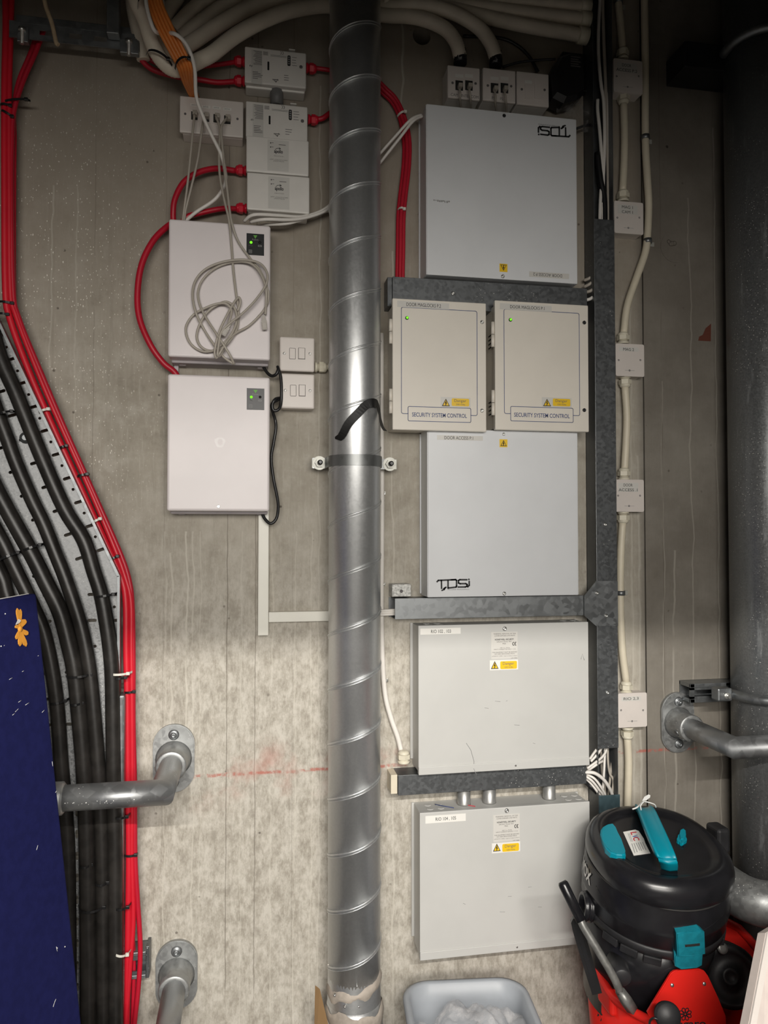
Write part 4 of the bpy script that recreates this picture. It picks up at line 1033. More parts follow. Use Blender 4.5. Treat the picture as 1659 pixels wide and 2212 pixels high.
# ------------------------------------------------------------------ three small outlets, top right
D8 = .055
for k, (rect, lbl, caps, ports) in enumerate((((967, 143.5, 1037, 213.5), 'small white twin-port outlet labelled for cameras, leftmost of three', 'CAM   INTERCOM', 2), ((1043, 149, 1114, 219.5), 'small white twin-port outlet, middle of three above the top controller', 'P1     P2', 2), ((1116.5, 156.5, 1186, 228), 'small white outlet with nothing plugged in, next to the black adaptor', None, 1))):
    x0, x1, z0, z1 = R(*rect, D8); u0, v0, u1, v1 = rect; wd, ht = u1-u0, v1-v0
    root = thing('data_outlet', ((x0+x1)/2, 0, z0), lbl, 'socket', 'data outlets')
    def sub(a, c, e, f): return (u0+wd*a, v0+ht*c, u0+wd*e, v0+ht*f)
    obj('back_box', G().fbox(x0+.001, x1-.001, z0+.001, z1-.001, 0, D8-.009, .002), MODW, root)
    obj('faceplate', G().fbox(x0, x1, z0, z1, D8-.009, D8, .003, 3), PLW, root)
    screw(root, u0+wd*.15, v0+ht*.51, D8, .0032, INKG); screw(root, u0+wd*.86, v0+ht*.53, D8, .0032, INKG)
    for j in range(2):
        a = .36+.30*j
        if ports == 2:
            pad(sub(a-.12, .24, a+.12, .34), D8, PAPER, root, 'port_label', .0004)
            s = pad(sub(a-.12, .44, a+.11, .74), D8, DARK, root, 'port_opening', .0006)
            p = W(u0+wd*a, v0+ht*.66, D8); g = G(); g.box(p.x-.005, p.x+.005, p.y-.014, p.y+.001, p.z-.004, p.z+.005, .001); obj('plug', g, GCAB, root)
            pts = [(u0+wd*a, v0+ht*.68, D8+.012), (u0+wd*a+2, v0+ht*.85, D8+.02), (u0+wd*(a+.02)+2*j, v0+ht*1.05, D8+.006), (u0+wd*a+4, v0+ht*1.4, D8-.03), (u0+wd*a+4, v0+ht*1.9, .02)]
            cable('patch_lead', pts, D8, .0028, GCAB, 'grey patch lead dropping from the %s port of the %s small outlet' % (('left', 'right')[j], ('leftmost', 'middle')[k]), 'cable', 'short grey patch leads', 7)
        else:
            if j == 0: pad(sub(.25, .24, .47, .34), D8, PAPER, root, 'port_label', .0004)
            pad(sub(a-.12, .40 if j == 0 else .24, a+.14, .80), D8, PLW, root, 'blank_module', .0015)
    if caps: write(caps, sub(.10, .865, .95, .955) if k == 0 else sub(.28, .86, .62, .94), D8, INKG, root)
# black plug-in adaptor and the clear bag under it
p = W(1230, 162, .04)
root = thing('power_adaptor', (p.x, 0, p.z), 'black faceted plug-in power adaptor beside the small outlets', 'adaptor')
o = [W(u, v, .075) for u, v in ((1195, 150), (1211, 117), (1236, 108), (1262, 117), (1266, 150), (1266, 196), (1250, 211), (1222, 217), (1198, 205))]
g = G(); a_lo = [g.bm.verts.new((q_.x, -.02, q_.z)) for q_ in o]; a_hi = [g.bm.verts.new((q_.x, -.062, q_.z)) for q_ in o]
cxx = sum(q_.x for q_ in o)/len(o); czz = sum(q_.z for q_ in o)/len(o)
a_tp = [g.bm.verts.new((cxx+(q_.x-cxx)*.84, -.075, czz+(q_.z-czz)*.84)) for q_ in o]
g.bridge(a_lo, a_hi, False); g.bridge(a_hi, a_tp, False); g.face(a_lo[::-1]); g.face(a_tp); obj('case', g, BLK, root)
obj('mains_socket', G().fbox(W(1208, 190, 0).x, W(1262, 190, 0).x, W(1230, 205, 0).z, W(1230, 125, 0).z, 0, .022, .002), BLK, root)
g = G()
for k in range(5): 
    xa, xb, za, zb_ = R(1233, 122+k*5, 1254-4*(k % 2), 124+k*5, .0755); g.fbox(xa, xb, za, zb_, .0752, .0756)
obj('rating_print', g, INKG, root)
def crumple(cx, cy, cz, sx, sy, sz, n, seed, amp, shape, hf=.3, smooth=False):
    from mathutils import noise as ns
    g = G(); V = []
    for j in range(n+1):
        row = []
        for i in range(n+1):
            a, b = i/n*2-1, j/n*2-1
            k = ns.noise(Vector((a*2.1+seed, b*2.1, seed)))+.55*ns.noise(Vector((a*5+seed, b*5, 3)))+hf*abs(ns.noise(Vector((a*11, b*11, seed))))
            x, y, z = shape(a, b, k*amp)
            row.append(g.bm.verts.new((cx+x*sx, cy+y*sy, cz+z*sz)))
        V.append(row)
    for j in range(n):
        for i in range(n): g.face((V[j][i], V[j][i+1], V[j+1][i+1], V[j+1][i]), smooth)
    return g
p = W(1236, 254, .03)
g = crumple(p.x, -.035, p.z, .05, .03, .045, 14, 2.0, .8, lambda a, b, k: (a*(.9+.15*k), -.6*(1-a*a)*(1-b*b*.6)-k*.6, b*.9+.1*k))
tag(obj('clear_bag', g, FILM2), 'crumpled clear plastic bag tucked behind the top controller box corner', 'bag')

# ------------------------------------------------------------------ metal trunking
def scr(root, pts, d):
    for u, v in pts: screw(root, u, v, d, .0052)
DT = .058
xv0, xv1, zv0, zv1 = R(1288, 474, 1331, 1617, DT)
ztop = ZT-.01; zlow = W(1310, 2160, DT).z
root = thing('vertical_trunking', ((xv0+xv1)/2, 0, zlow), 'tall grey steel cable trunking beside the cream junction boxes, open at the top', 'trunking')
obj('channel_back', G().fbox(xv0, xv1, zlow, ztop, 0, .003), GALVD, root)
obj('channel_side', G().fbox(xv0, xv0+.0015, zlow, ztop, 0, DT-.002), GALVD, root); obj('channel_side', G().fbox(xv1-.0015, xv1, zlow, ztop, 0, DT-.002), GALVD, root)
zg = W(1310, 1352, DT).z; zg1 = W(1310, 1255, DT).z
lidm = GALVD
obj('lid', G().fbox(xv0-.001, xv1+.001, zg1-.002, zv1, DT-.002, DT, .0008), lidm, root); obj('lid', G().fbox(xv0-.001, xv1+.001, zv0, zg+.001, DT-.002, DT, .0008), lidm, root)
zz = W(1310, 1718, DT).z
obj('lid', G().fbox(xv0+.001, xv1+.003, zlow, zz, DT-.002, DT+.001, .0008), TEALTRUNK, root, 'bluish lower lid')
gp = [W(u, v, DT) for u, v in ((1262, 1286), (1287, 1255), (1329, 1255), (1329, 1352), (1287, 1352), (1262, 1330))]
x_r = xv1+.001
gz = [(p.x, p.z) for p in gp]; gz[2] = (x_r, gz[2][1]); gz[3] = (x_r, gz[3][1])
obj('gusset_plate', G().poly(gz, .002, lambda x, y, h: (x, -DT-h, y)), GALV, root)
scr(root, ((1289, 1281), (1309, 1330)), DT+.002); scr(root, ((1312, 1496), (1307, 1133)), DT)
DH = .05
def trunk(name, rect, label, d, scrs=(), topgap=0.0, mat=None):
    x0, x1, z0, z1 = R(*rect, d)
    root = thing(name, ((x0+x1)/2, 0, z0), label, 'trunking', 'horizontal trunking runs')
    obj('channel', G().fbox(x0-.0, x1, z0, z0+.0015, 0, d-.001).fbox(x0, x1, z1-.0015, z1, 0, d-.001).fbox(x0-.006, x1, z0, z1, 0, .002), GALVD, root)
    obj('lid', G().fbox(x0, x1, z0-.0008, z1+.0008, d-.0015, d+.0005, .0006), mat or GALVD, root)
    scr(root, scrs, d+.0005); return root, (x0, x1, z0, z1)
r, b = trunk('horizontal_trunking', (848, 611, 1268, 672), 'grey steel trunking run squeezed between the top controller and the maglock boxes', DH, ((978, 634),))
obj('end_piece', G().fbox(b[0]-.012, b[0], b[2], b[3], 0, DH-.004, .001), GALVD, r)
r, b = trunk('horizontal_trunking', (853, 1290, 1263, 1333), 'grey steel trunking run under the lower white controller box', DH, mat=GALV)
r, b = trunk('horizontal_trunking', (860, 1664, 1267, 1705), 'grey steel trunking run feeding the lowest box through three short couplers', DT, mat=GALVD)
obj('end_piece', G().fbox(b[0]-.016, b[0]+.0, b[2]+.001, b[3], 0, DT-.008, .001), CREAMC, r)
gland(872, 1648, .03, (0, 0, 1), .0145, .03, CREAM, r)
for k, (u, lab) in enumerate(((1002, 'zinc conduit coupler above the lowest box, furthest from the vacuum cleaner'), (1057, 'zinc conduit coupler above the lowest box, middle of three'), (1186, 'zinc conduit coupler above the lowest box, nearest the vacuum cleaner'))):
    zt_ = b[2]; p = W(u, 1725, .035)
    zbt = W(1090, 1744, D3).z-.002
    tag(obj('conduit_coupler', G().lathe((p.x, -.035, zbt), (0, 0, 1), [(0, .017), (.003, .016), (zt_-zbt+.001, .016)], 24), COUP), lab, 'conduit coupler', 'zinc couplers')
x0, x1, z0, z1 = R(847, 1262, 888, 1289, .045)
root = thing('angle_bracket', ((x0+x1)/2, 0, z0), 'small plaster-splashed angle bracket on the left end of the middle trunking', 'bracket')
obj('plate', G().fbox(x0, x1, z0, z1, .0, .045, .0015), M('plaster_splashed_zinc', (0.55, 0.55, 0.53), 0.6, 0.2, 0.35, 160), root)
screw(root, 867, 1277, .045, .004, INKG)
# white plastic trunking, left
x0, x1, z0, z1 = R(557.5, 1095, 580.5, 1373, .02)
tag(obj('plastic_trunking', G().fbox(x0, x1, z0, z1, 0, .02, .0015), WTRUNK), 'upright white plastic mini-trunking below the lower power supply', 'trunking', 'white mini-trunking')
x0b, x1b, z0, z1 = R(581.5, 1320.5, 775, 1342.5, .018)
tag(obj('plastic_trunking', G().fbox(x1+.0005, x1b, z0, z1, 0, .018, .0015), WTRUNK), 'level white plastic mini-trunking running behind the duct', 'trunking', 'white mini-trunking')

# ------------------------------------------------------------------ junction boxes and their cables, right
D9 = .036
def jbox(rect, lines, label, top, bot, cover_line=True):
    x0, x1, z0, z1 = R(*rect, D9); u0, v0, u1, v1 = rect; wd, ht = u1-u0, v1-v0
    root = thing('junction_box', ((x0+x1)/2, 0, z0), label, 'junction box', 'cream junction boxes')
    pts = rrect(x0+.001, x1-.001, z0+.001, z1-.001, .004, 3); pts2 = rrect(x0, x1, z0, z1, .004, 3)
    obj('back_box', G().poly(pts, D9-.009, lambda x, y, h: (x, -h, y)), JBW, root)
    obj('cover', G().poly(pts2, .008, lambda x, y, h: (x, -(D9-.008)-h, y)), JBW, root)
    for a, c in ((.10, .50), (.86, .50), (.48, .82)): screw(root, u0+wd*a, v0+ht*c, D9-.001, .0028, INKG)
    strokes([((0, .5), (1, .5))], (u0+wd*.33, v0+ht*.78, u0+wd*.66, v0+ht*.86), D9, .7, GRYP, root, name='moulded_line')
    s = pad((u0+wd*.12, v0+ht*.10, u0+wd*.80, v0+ht*(.23 if len(lines) == 1 else .38)), D9, CLEARL, root, 'clear_label_strip', .0003)
    for k, t in enumerate(lines): 
        wdt = .034*len(t)+.02
        write(t, (u0+wd*(.45-wdt), v0+ht*(.125+.15*k), u0+wd*(.45+wdt), v0+ht*(.215+.15*k)), D9+.0003, INK, s)
    for (cu, up) in ((top, 1), (bot, -1)):
        if cu: gland(cu, v0+1 if up > 0 else v1-1, .018, (0, 0, up), .0150, .032, CREAM, root)
jbox((1325.5, 129, 1388, 201), ['DOOR', 'ACCESS P.2'], 'cream junction box highest on the right, lettered for door access two', 1345, 1347)
jbox((1327, 436, 1389.5, 505), ['MAG 1', 'CAM 1'], 'cream junction box just above the trunking lid end, second from top', 1346, None)
jbox((1330, 743, 1391.5, 813), ['MAG 2'], 'cream junction box third from top, level with the maglock boxes', 1346, 1350)
jbox((1328.5, 1036, 1391, 1105.5), ['DOOR', 'ACCESS .1'], 'cream junction box fourth from top, beside the lower controller', 1348, 1346)
jbox((1335, 1497, 1397.5, 1571), ['RIO 2,3'], 'cream junction box lowest on the wall, above the vacuum cleaner', 1353, 1355)
KC = [([(1332, -60), (1335, 0), (1341, 60), (1345, 108)], 'cream cable entering the highest junction box from the ceiling'),
      ([(1347, 222), (1349, 290), (1348, 350), (1345, 415)], 'cream cable linking the highest junction box with the next one down'),
      ([(1391, -60), (1392, 0), (1394, 150), (1394, 300), (1398, 380), (1401, 440), (1399, 500), (1394, 545), (1375, 600), (1355, 660), (1347, 722)], 'long cream cable bending in from the wall joint to the third junction box'),
      ([(1350, 835), (1354, 900), (1352, 960), (1349, 1015)], 'cream cable linking the third junction box with the fourth'),
      ([(1345, 1128), (1341, 1200), (1340, 1300), (1344, 1400), (1353, 1475)], 'long cream cable running down to the lowest junction box'),
      ([(1355, 1590), (1358, 1650), (1356, 1740), (1354, 1900)], 'printed cream cable dropping behind the vacuum cleaner')]
for pts, lab in KC: cable('flex_cable', pts, .018, .0096, CREAMC, lab, 'cable', 'cream cables between junction boxes', 12)
for (u, v, s, lab) in ((1394, 297, 1, 'small saddle clip on the long cream cable, upper one'), (1399, 521, 1, 'small saddle clip on the long cream cable beside the mortar plug'), (1341, 1281, 1, 'small saddle clip on the cream cable beside the gusset plate'), (1336, 3, 1, 'small saddle clip on the cream cable at the ceiling')):
    p = W(u, v, .018); g = G(); g.lathe(p+Vector((0, 0, -.006)), (0, 0, 1), [(0, .0112), (.012, .0112)], 16); root = thing('saddle_clip', (p.x, 0, p.z), lab, 'clip', 'saddle clips')
    obj('band', g, GALV, root); obj('tail', G().fbox(p.x+.010, p.x+.028, p.z-.007, p.z+.005, 0, .003, .0006), ZBRIGHT, root)

# ------------------------------------------------------------------ white cables
for k, pts in enumerate(([(527, 478, .07), (548, 464, .09), (598, 465, .08), (651, 468, .06), (691, 457, .04), (720, 438, .02)], [(540, 480, .06), (572, 474, .08), (638, 474, .07), (691, 461, .05), (722, 443, .02)], [(560, 490, .03), (582, 485, .05), (625, 482, .06), (676, 466, .05), (724, 450, .02)])):
    cable('white_cable', pts, .05, .0038, WCAB, 'white cable sweeping from the upper power supply to behind the duct, %s of three' % ('top', 'middle', 'bottom')[k], 'cable', 'white cables to the duct', 8)
for k, pts in enumerate(([(910, 248, .05), (888, 258, .06), (858, 290, .05), (826, 326, .03), (805, 350, .015)], [(912, 251, .05), (892, 262, .06), (862, 300, .05), (828, 343, .03), (805, 372, .015)])):
    cable('white_cable', pts, .05, .0036, WCAB, 'thin white cable from the top controller to the duct, %s one of two' % ('upper', 'lower')[k], 'cable', None, 8)
cable('white_cable', [(824, 720), (824, 900), (825, 1100), (824, 1300), (826, 1420), (832, 1500), (845, 1552), (860, 1595), (870, 1640)], .012, .0062, WCAB, 'white cable following the duct edge down into the lower trunking gland', 'cable', None, 10)
for k, v in enumerate((1318, 1322.5, 1327)): cable('white_cable', [(790, v+4, .02), (830, v+1, .025), (862, v-1, .03)], .02, .0032, WCAB, 'white cable entering the middle trunking end, %s of three' % ('top', 'middle', 'bottom')[k], 'cable', None, 8)
for k, (u, v) in enumerate(((828, 1065), (828, 1262), (834, 1470))):
    p = W(u, v, .008); g = G(); g.fbox(p.x-.008, p.x+.006, p.z-.004, p.z+.004, 0, .006, .001); g.lathe(p, (0, -1, 0), [(0, .0042), (.004, .0038), (.005, .002)], 12)
    tag(obj('cable_clip', g, SCREW), 'small metal clip on the white cable beside the duct, %s of three' % ('upper', 'middle', 'lower')[k], 'clip', 'cable clips')
# cables in the open trunking at the top
for k, (pts, m) in enumerate((([(1297, -60), (1296, 0), (1293, 60), (1293, 120), (1298, 180), (1304, 222), (1306, 300), (1303, 400), (1303, 500)], WCAB), ([(1302, -60), (1302, 0), (1304, 80), (1308, 180), (1310, 260), (1313, 360), (1315, 500)], GCAB), ([(1314, -60), (1314, 0), (1316, 100), (1317, 170), (1313, 220), (1312, 300), (1315, 400), (1316, 500)], WCAB), ([(1291, 215), (1291, 240), (1296, 290), (1301, 370), (1297, 430), (1295, 500)], WCAB), ([(1290, 330), (1297, 390), (1305, 430), (1306, 500)], BLK))):
    cable('riser_cable', pts, .03, .0045 if m != BLK else .008, m, '%s cable in the open trunking top, %s' % ('thick black' if m == BLK else 'grey' if m == GCAB else 'white', ('nearest the controller side at the ceiling', 'between the two long white ones', 'closest to the junction boxes', 'appearing only lower down', 'just above the lid')[k]), 'cable', 'cables in the vertical trunking', 8)
for k, pts in enumerate(([(1262, 606, .02), (1275, 600, .03), (1288, 588, .03)], [(1262, 620, .025), (1276, 612, .035), (1290, 598, .03)], [(1262, 632, .03), (1278, 627, .04), (1290, 612, .03)], [(1262, 649, .035), (1276, 645, .042), (1290, 632, .03)])):
    cable('riser_cable', pts, .03, .0042, GCAB if k < 3 else WCAB, 'short cable turning into the vertical trunking above the right maglock box, %s of four' % ('first', 'second', 'third', 'lowest')[k], 'cable', 'short cables by the maglock box', 8)
# the bunch that spills between the trunkings lower down
BN = [[(1274, 1640, .05), (1282, 1628, .05), (1292, 1614, .04), (1299, 1600, .03)], [(1276, 1645, .045), (1288, 1632, .045), (1298, 1618, .04), (1305, 1600, .03)], [(1268, 1660, .05), (1285, 1648, .05), (1300, 1636, .045), (1309, 1622, .04), (1312, 1600, .03)],
      [(1268, 1666, .04), (1284, 1655, .05), (1294, 1648, .045), (1304, 1640, .03), (1308, 1610, .03)], [(1264, 1668, .055), (1284, 1670, .062), (1302, 1682, .06), (1314, 1698, .055), (1322, 1716, .04), (1324, 1740, .03)],
      [(1264, 1676, .05), (1280, 1688, .058), (1294, 1706, .055), (1302, 1718, .04), (1304, 1740, .03)], [(1264, 1680, .04), (1278, 1694, .05), (1290, 1710, .05), (1298, 1722, .035), (1300, 1745, .03)], [(1266, 1672, .045), (1284, 1682, .055), (1298, 1700, .055), (1308, 1720, .04), (1309, 1745, .03)],
      [(1307, 1600, .03), (1306, 1640, .04), (1304, 1680, .045), (1301, 1718, .035), (1300, 1745, .03)], [(1313, 1600, .025), (1313, 1640, .03), (1317, 1670, .03), (1325, 1686, .03), (1322, 1718, .03), (1321, 1745, .025)], [(1323, 1600, .02), (1322, 1640, .02), (1318, 1680, .022), (1314, 1720, .02), (1314, 1745, .02)],
      [(1298, 1600, .015), (1300, 1660, .018), (1306, 1700, .018), (1310, 1745, .018)]]
nm = ('top strand', 'second strand', 'broad curving strand', 'hidden strand', 'big arching strand', 'steep strand', 'lowest strand', 'inner arched strand', 'straight drop', 'crossing grey strand', 'grey strand at the trunking side', 'rear strand')
for k, pts in enumerate(BN):
    cable('loose_cable', pts, .04, .0045 if k == 4 else .0032, WCAB if k < 9 else GCAB, 'loose cable in the spill between the trunking lids, %s' % nm[k], 'cable', 'loose cables by the lowest boxes', 7)
for k, pts in enumerate(([(1267, 1690, .03), (1278, 1700, .04), (1290, 1712, .04), (1296, 1725, .03)],)):
    cable('loose_cable', pts, .04, .007, BLK, 'thick black cable under the loose white ones by the lowest boxes', 'cable', 'loose cables by the lowest boxes', 8)
# coloured wire ends on top of the lowest box
for (m, pts, lab) in ((BLUEI, [(944, 1751), (960, 1747), (978, 1742)], 'dark blue wire scrap on the lowest box'), (LVR, [(992, 1739), (1006, 1745), (1024, 1750)], 'red wire scrap on the lowest box')):
    zt_ = W(1090, 1744, D3).z; q = [Vector((W(u, v, .05).x, -.03-.015*i, zt_-.0005)) for i, (u, v) in enumerate(pts)]
    tag(obj('wire_scrap', G().tube(q, .0009, 6), m), lab, 'wire', 'wire scraps')

# ------------------------------------------------------------------ red cables right of the duct, and round the modules
base = [(812, 178), (832, 198), (850, 216), (864, 242), (874, 275), (879, 315), (877, 365), (870, 425), (866, 470), (865, 540), (864, 606), (866, 640)]
for k, (o, dd) in enumerate(((-6, .012), (0, .02), (6, .012))):
    pts = [(u+o*(.6 if i < 4 else 1), v-o*(.8 if i < 4 else 0)) for i, (u, v) in enumerate(base)]
    cable('fire_cable', pts, dd, .0052, REDC, 'red fire cable between duct and top controller, %s of three' % ('nearest the duct', 'middle', 'nearest the controller')[k], 'cable', 'red cables right of the duct', 10)
tie(858, 252, 876, 245, .015, .014, WT, 'white cable tie on the red cables right of the duct, upper'); tie(859, 453, 873, 455, .015, .014, WT, 'white cable tie on the red cables right of the duct, lower')
RL = [([(508, 369, .02), (470, 364, .03), (430, 372, .04), (397, 394, .045), (378, 430, .045), (374, 462, .04), (376, 495, .03)], .0068, 'red cable looping from the third interface module into the upper power supply'),
      ([(510, 451, .02), (478, 451, .03), (430, 461, .035), (402, 470, .035), (385, 495, .03)], .0062, 'red cable from the lowest interface module into the upper power supply'),
      ([(380, 480, .02), (362, 489, .03), (331, 520, .04), (306, 572, .045), (297, 635, .045), (302, 690, .045), (325, 745, .045), (352, 783, .04), (376, 803, .035), (390, 825, .03)], .0072, 'red cable bowing out on the wall to the lower power supply'),
      ([(508, 134, .02), (482, 138, .025), (440, 143, .03), (400, 146, .03), (350, 140, .03), (315, 125, .04)], .0052, 'red cable at the top interface module, upper left gland'),
      ([(508, 176, .02), (470, 178, .025), (430, 172, .03), (385, 166, .03), (329, 150, .035), (300, 122, .05), (285, 100, .06)], .0062, 'red cable at the top interface module, lower left gland'),
      ([(680, 147, .02), (695, 149, .022), (716, 152, .022), (740, 156, .02)], .0052, 'red cable from the topmost module behind the duct'),
      ([(684, 258, .02), (696, 256, .022), (708, 248, .022), (722, 238, .015)], .0062, 'red cable from the second module curling behind the duct')]
for pts, r, lab in RL: cable('fire_cable', pts, .03, r, REDC, lab, 'cable', 'red cables at the modules', 10)

# ------------------------------------------------------------------ conduits and orange cables at the top
def conduit(pts, d, r, label, ends=False):
    P = path(pts, d, 14); Q = [P[0]]; step = .0024
    acc = 0.0
    for a, b in zip(P, P[1:]):
        L = (b-a).length; pos = step-acc
        while pos <= L: Q.append(a.lerp(b, pos/L)); pos += step
        acc = (acc+L) % step
    g = G().tube(Q, [r if i % 2 else r*.955 for i in range(len(Q))], 14)
    root = obj('flexible_conduit', g, CONDU); tag(root, label, 'conduit', 'cream flexible conduits')
    return root
cr = .0172
conduit([(285, -60, .16), (294, 0, .15), (312, 42, .14), (330, 97, .13), (352, 133, .12), (378, 150, .11), (405, 143, .10), (430, 131, .09), (460, 115, .09), (509, 77, .08), (565, 46, .07), (620, 25, .06), (676, 14, .03), (717, 13, .02), (775, 20, .02), (828, 32, .03), (880, 35, .05), (920, 43, .055), (962, 63, .055), (985, 92, .055), (994, 125, .05)], .1, cr, 'cream flexible conduit looping lowest on the left and ending at the leftmost small outlet')
conduit([(330, -60, .13), (338, 0, .12), (347, 60, .10), (358, 95, .09), (375, 110, .08), (400, 100, .07), (425, 85, .065), (454, 65, .06), (509, 31, .06), (551, 11, .05), (620, -8, .04), (717, -22, .02), (775, 0, .02), (828, 14, .03), (880, 10, .055), (925, 12, .06), (985, 30, .06), (1034, 60, .055), (1060, 94, .055), (1071, 125, .05)], .1, cr, 'cream flexible conduit ending at the middle small outlet')
conduit([(392, 82, .03), (432, 50, .04), (482, 14, .04), (530, -20, .04), (560, -45, .04)], .04, cr, 'cream flexible conduit third up at the left, leaving the picture above the modules')
conduit([(378, 62, .02), (402, 36, .03), (434, 6, .03), (470, -30, .03)], .03, cr, 'cream flexible conduit fourth up at the left')
conduit([(310, 130, .05), (300, 80, .06), (288, 20, .07), (280, -60, .08)], .05, cr*.9, 'dim cream conduit behind the loop beside the ceiling bracket')
conduit([(352, 40, .025), (372, 10, .025), (392, -30, .025)], .03, cr, 'shadowed cream conduit tucked behind the orange cables')
for (pts, lab) in (([(820, -30), (900, -22), (1000, -8), (1062, 0), (1170, 8), (1240, 14), (1262, 16)], 'cream flexible conduit at the upper right, uppermost coupler end'), ([(828, -10), (940, 0), (1000, 9), (1098, 23), (1170, 32), (1240, 40), (1262, 43)], 'cream flexible conduit at the upper right, second coupler end'), ([(828, -2), (900, 2), (953, 12), (1044, 35), (1134, 55), (1230, 72), (1258, 77)], 'cream flexible conduit at the upper right, lowest coupler end')):
    c_ = conduit(pts, .04, cr, lab)
    a, b_ = W(pts[-2][0], pts[-2][1], .04), W(pts[-1][0], pts[-1][1], .04); t = (b_-a).normalized()
    obj('end_coupler', G().lathe(b_-t*.012, t, [(0, .018), (.002, .0205), (.026, .0205), (.026, .018)], 20), CREAM, c_)
for (u, v, lab, mk) in ((994, 126, 'black conduit gland on the leftmost small outlet', ((.2, .1), (.2, .8), (.8, .8), (.8, .4))), (1071, 131, 'black conduit gland on the middle small outlet', ((.1, .9), (.6, .9), (.8, .5), (.5, .1)))):
    p = W(u, v+12, .05); g = G(); g.lathe(p, (0, 0, 1), [(0, .0165), (.02, .0165), (.021, .0145), (.036, .0145), (.037, .012)], 20)
    root = obj('conduit_gland', g, BLKG); tag(root, lab, 'cable gland', 'black conduit glands')
    strokes([mk], (u-6, v-8, u+5, v+2), .0672, 1.3, GRYP, root, name='printed_mark')
for k in range(5):
    o = (k-2)*7.0; w_ = [1.0, 1.0, 1.0, .95, .85, .6, .35]
    pts = [(328+o, -50, .19), (333+o, 0, .185), (352+o*1.1, 50, .18), (376+o*1.1, 98, .17), (398+o, 142, .15), (406+o*.7, 175, .10), (421+o*.5, 212, .03)]
    cable('orange_cable', pts, .1, .0039, ORNG, 'orange cable in the bundle above the wide data outlet, %s' % ('outermost on the bracket side', 'second from the bracket', 'in the middle', 'second from the duct', 'outermost on the duct side')[k], 'cable', 'orange cables', 8)
cable('white_cable', [(312, -50, .20), (315, 0, .20), (322, 36, .20), (334, 66, .19), (352, 72, .15), (377, 73, .19), (399, 91, .18), (413, 119, .17), (421, 152, .15), (424, 208, .12), (438, 250, .10), (456, 290, .09), (478, 335, .08), (486, 369, .07), (486, 397, .06), (465, 430, .05), (424, 458, .045), (398, 480, .035)], .1, .0042, WCAB, 'lone white cable straying over the orange bundle and across the wide outlet', 'cable', None, 8)
tie(316, 118, 372, 142, .13, .03, BLK, 'black cable tie round the conduit loop, below the orange cables'); tie(378, 150, 414, 136, .15, .03, BLK, 'black cable tie round the foot of the orange bundle'); tie(297, 24, 346, 24, .15, .05, BLK, 'black cable tie holding conduit and orange cables near the ceiling')
cable('black_lead', [(1000, 78), (1080, 82), (1120, 100), (1145, 125), (1162, 155)], .02, .0042, BLK, 'thin black lead curving down to the unplugged small outlet', 'cable', None, 8)
cable('black_lead', [(1085, 145, .02), (1120, 135, .03), (1160, 130, .04), (1200, 128, .05)], .03, .0032, BLK, 'thin black lead from the middle outlet to the adaptor', 'cable', None, 8)
cable('black_lead', [(1240, 280, .04), (1262, 272, .04), (1285, 268, .03)], .04, .0035, BLK, 'short black lead passing from the top controller into the trunking', 'cable', None, 8)

# ------------------------------------------------------------------ grey patch cables and their coil on the power supply
cable('patch_cable', [(420, 247, .062), (417, 280, .07), (414, 310, .07), (406, 390, .06), (398, 450, .05), (394, 480, .04)], .06, .0028, GCAB, 'grey patch cable from the first port of the wide outlet, going behind the power supply', 'cable', 'grey patch cables', 8)
cable('patch_cable', [(441, 251, .062), (435, 290, .07), (427, 345, .07), (412, 410, .06), (401, 455, .05), (398, 482, .04)], .06, .0028, GCAB, 'grey patch cable from the second port of the wide outlet', 'cable', 'grey patch cables', 8)
F = .094
A = [(466, 250, .062), (475, 280, .075), (473, 330, .08), (475, 380, .085), (484, 430, .09), (495, 478, .098), (500, 530, F), (504, 583, F), (510, 634, F), (515, 668, F), (514, 700, F), (506, 722, F+.004), (489, 744, F+.008), (472, 755, F+.004), (449, 757, F), (431, 745, F), (425, 723, F), (435, 693, F+.004), (452, 670, F+.004), (474, 656, F+.006), (490, 652, F+.006), (504, 661, F+.006), (511, 680, F+.006), (509, 703, F+.008), (495, 729, F+.010), (474, 748, F+.010), (458, 758, F+.004), (437, 759, F), (416, 747, F), (404, 728, F), (402, 705, F), (416, 682, F), (438, 668, F+.006), (466, 657, F+.010), (488, 656, F+.012), (500, 670, F+.012), (496, 692, F+.014), (488, 712, F+.014)]
r_ = cable('patch_cable', A, F, .0028, GCAB, 'grey patch cable hanging in the smaller coils on the power supply front', 'cable', 'grey patch cables', 8, 6)
def plug(root, u, v, d, ang, name='plug'):
    p = W(u, v, d); a = math.radians(ang); M4 = Matrix.Translation(p) @ Matrix.Rotation(a, 4, 'Y')
    g = G(); g.box(-.0058, .0058, -.004, .004, -.011, .011, .001, mat=M4); g.box(-.0045, .0045, -.0055, -.0035, -.009, .004, .0006, mat=M4)
    for k in range(3): g.box(-.006, .006, -.0046, -.0036, -.006+k*.006, -.004+k*.006, mat=M4)
    g.box(-.004, .004, -.0035, .0035, .010, .022, .001, mat=M4)
    obj(name, g, M('clear_plug', (0.52, 0.49, 0.45), 0.2), root, 'clear modular plug')
plug(r_, 487, 716, F+.016, 28)
B = [(490, 254, .062), (478, 275, .078), (480, 310, .08), (485, 360, .085), (492, 420, .09), (500, 478, .10), (514, 520, F), (541, 559, F), (561, 583, F+.004), (576, 618, F+.004), (580, 644, F), (570, 670, F), (540, 702, F), (510, 719, F+.004), (491, 736, F+.014), (474, 764, F+.016), (467, 773, F+.012), (464, 756, F+.012), (474, 716, F+.014), (491, 680, F+.014), (508, 650, F+.010), (517, 643, F+.008), (519, 655, F+.006), (513, 672, F+.004)]
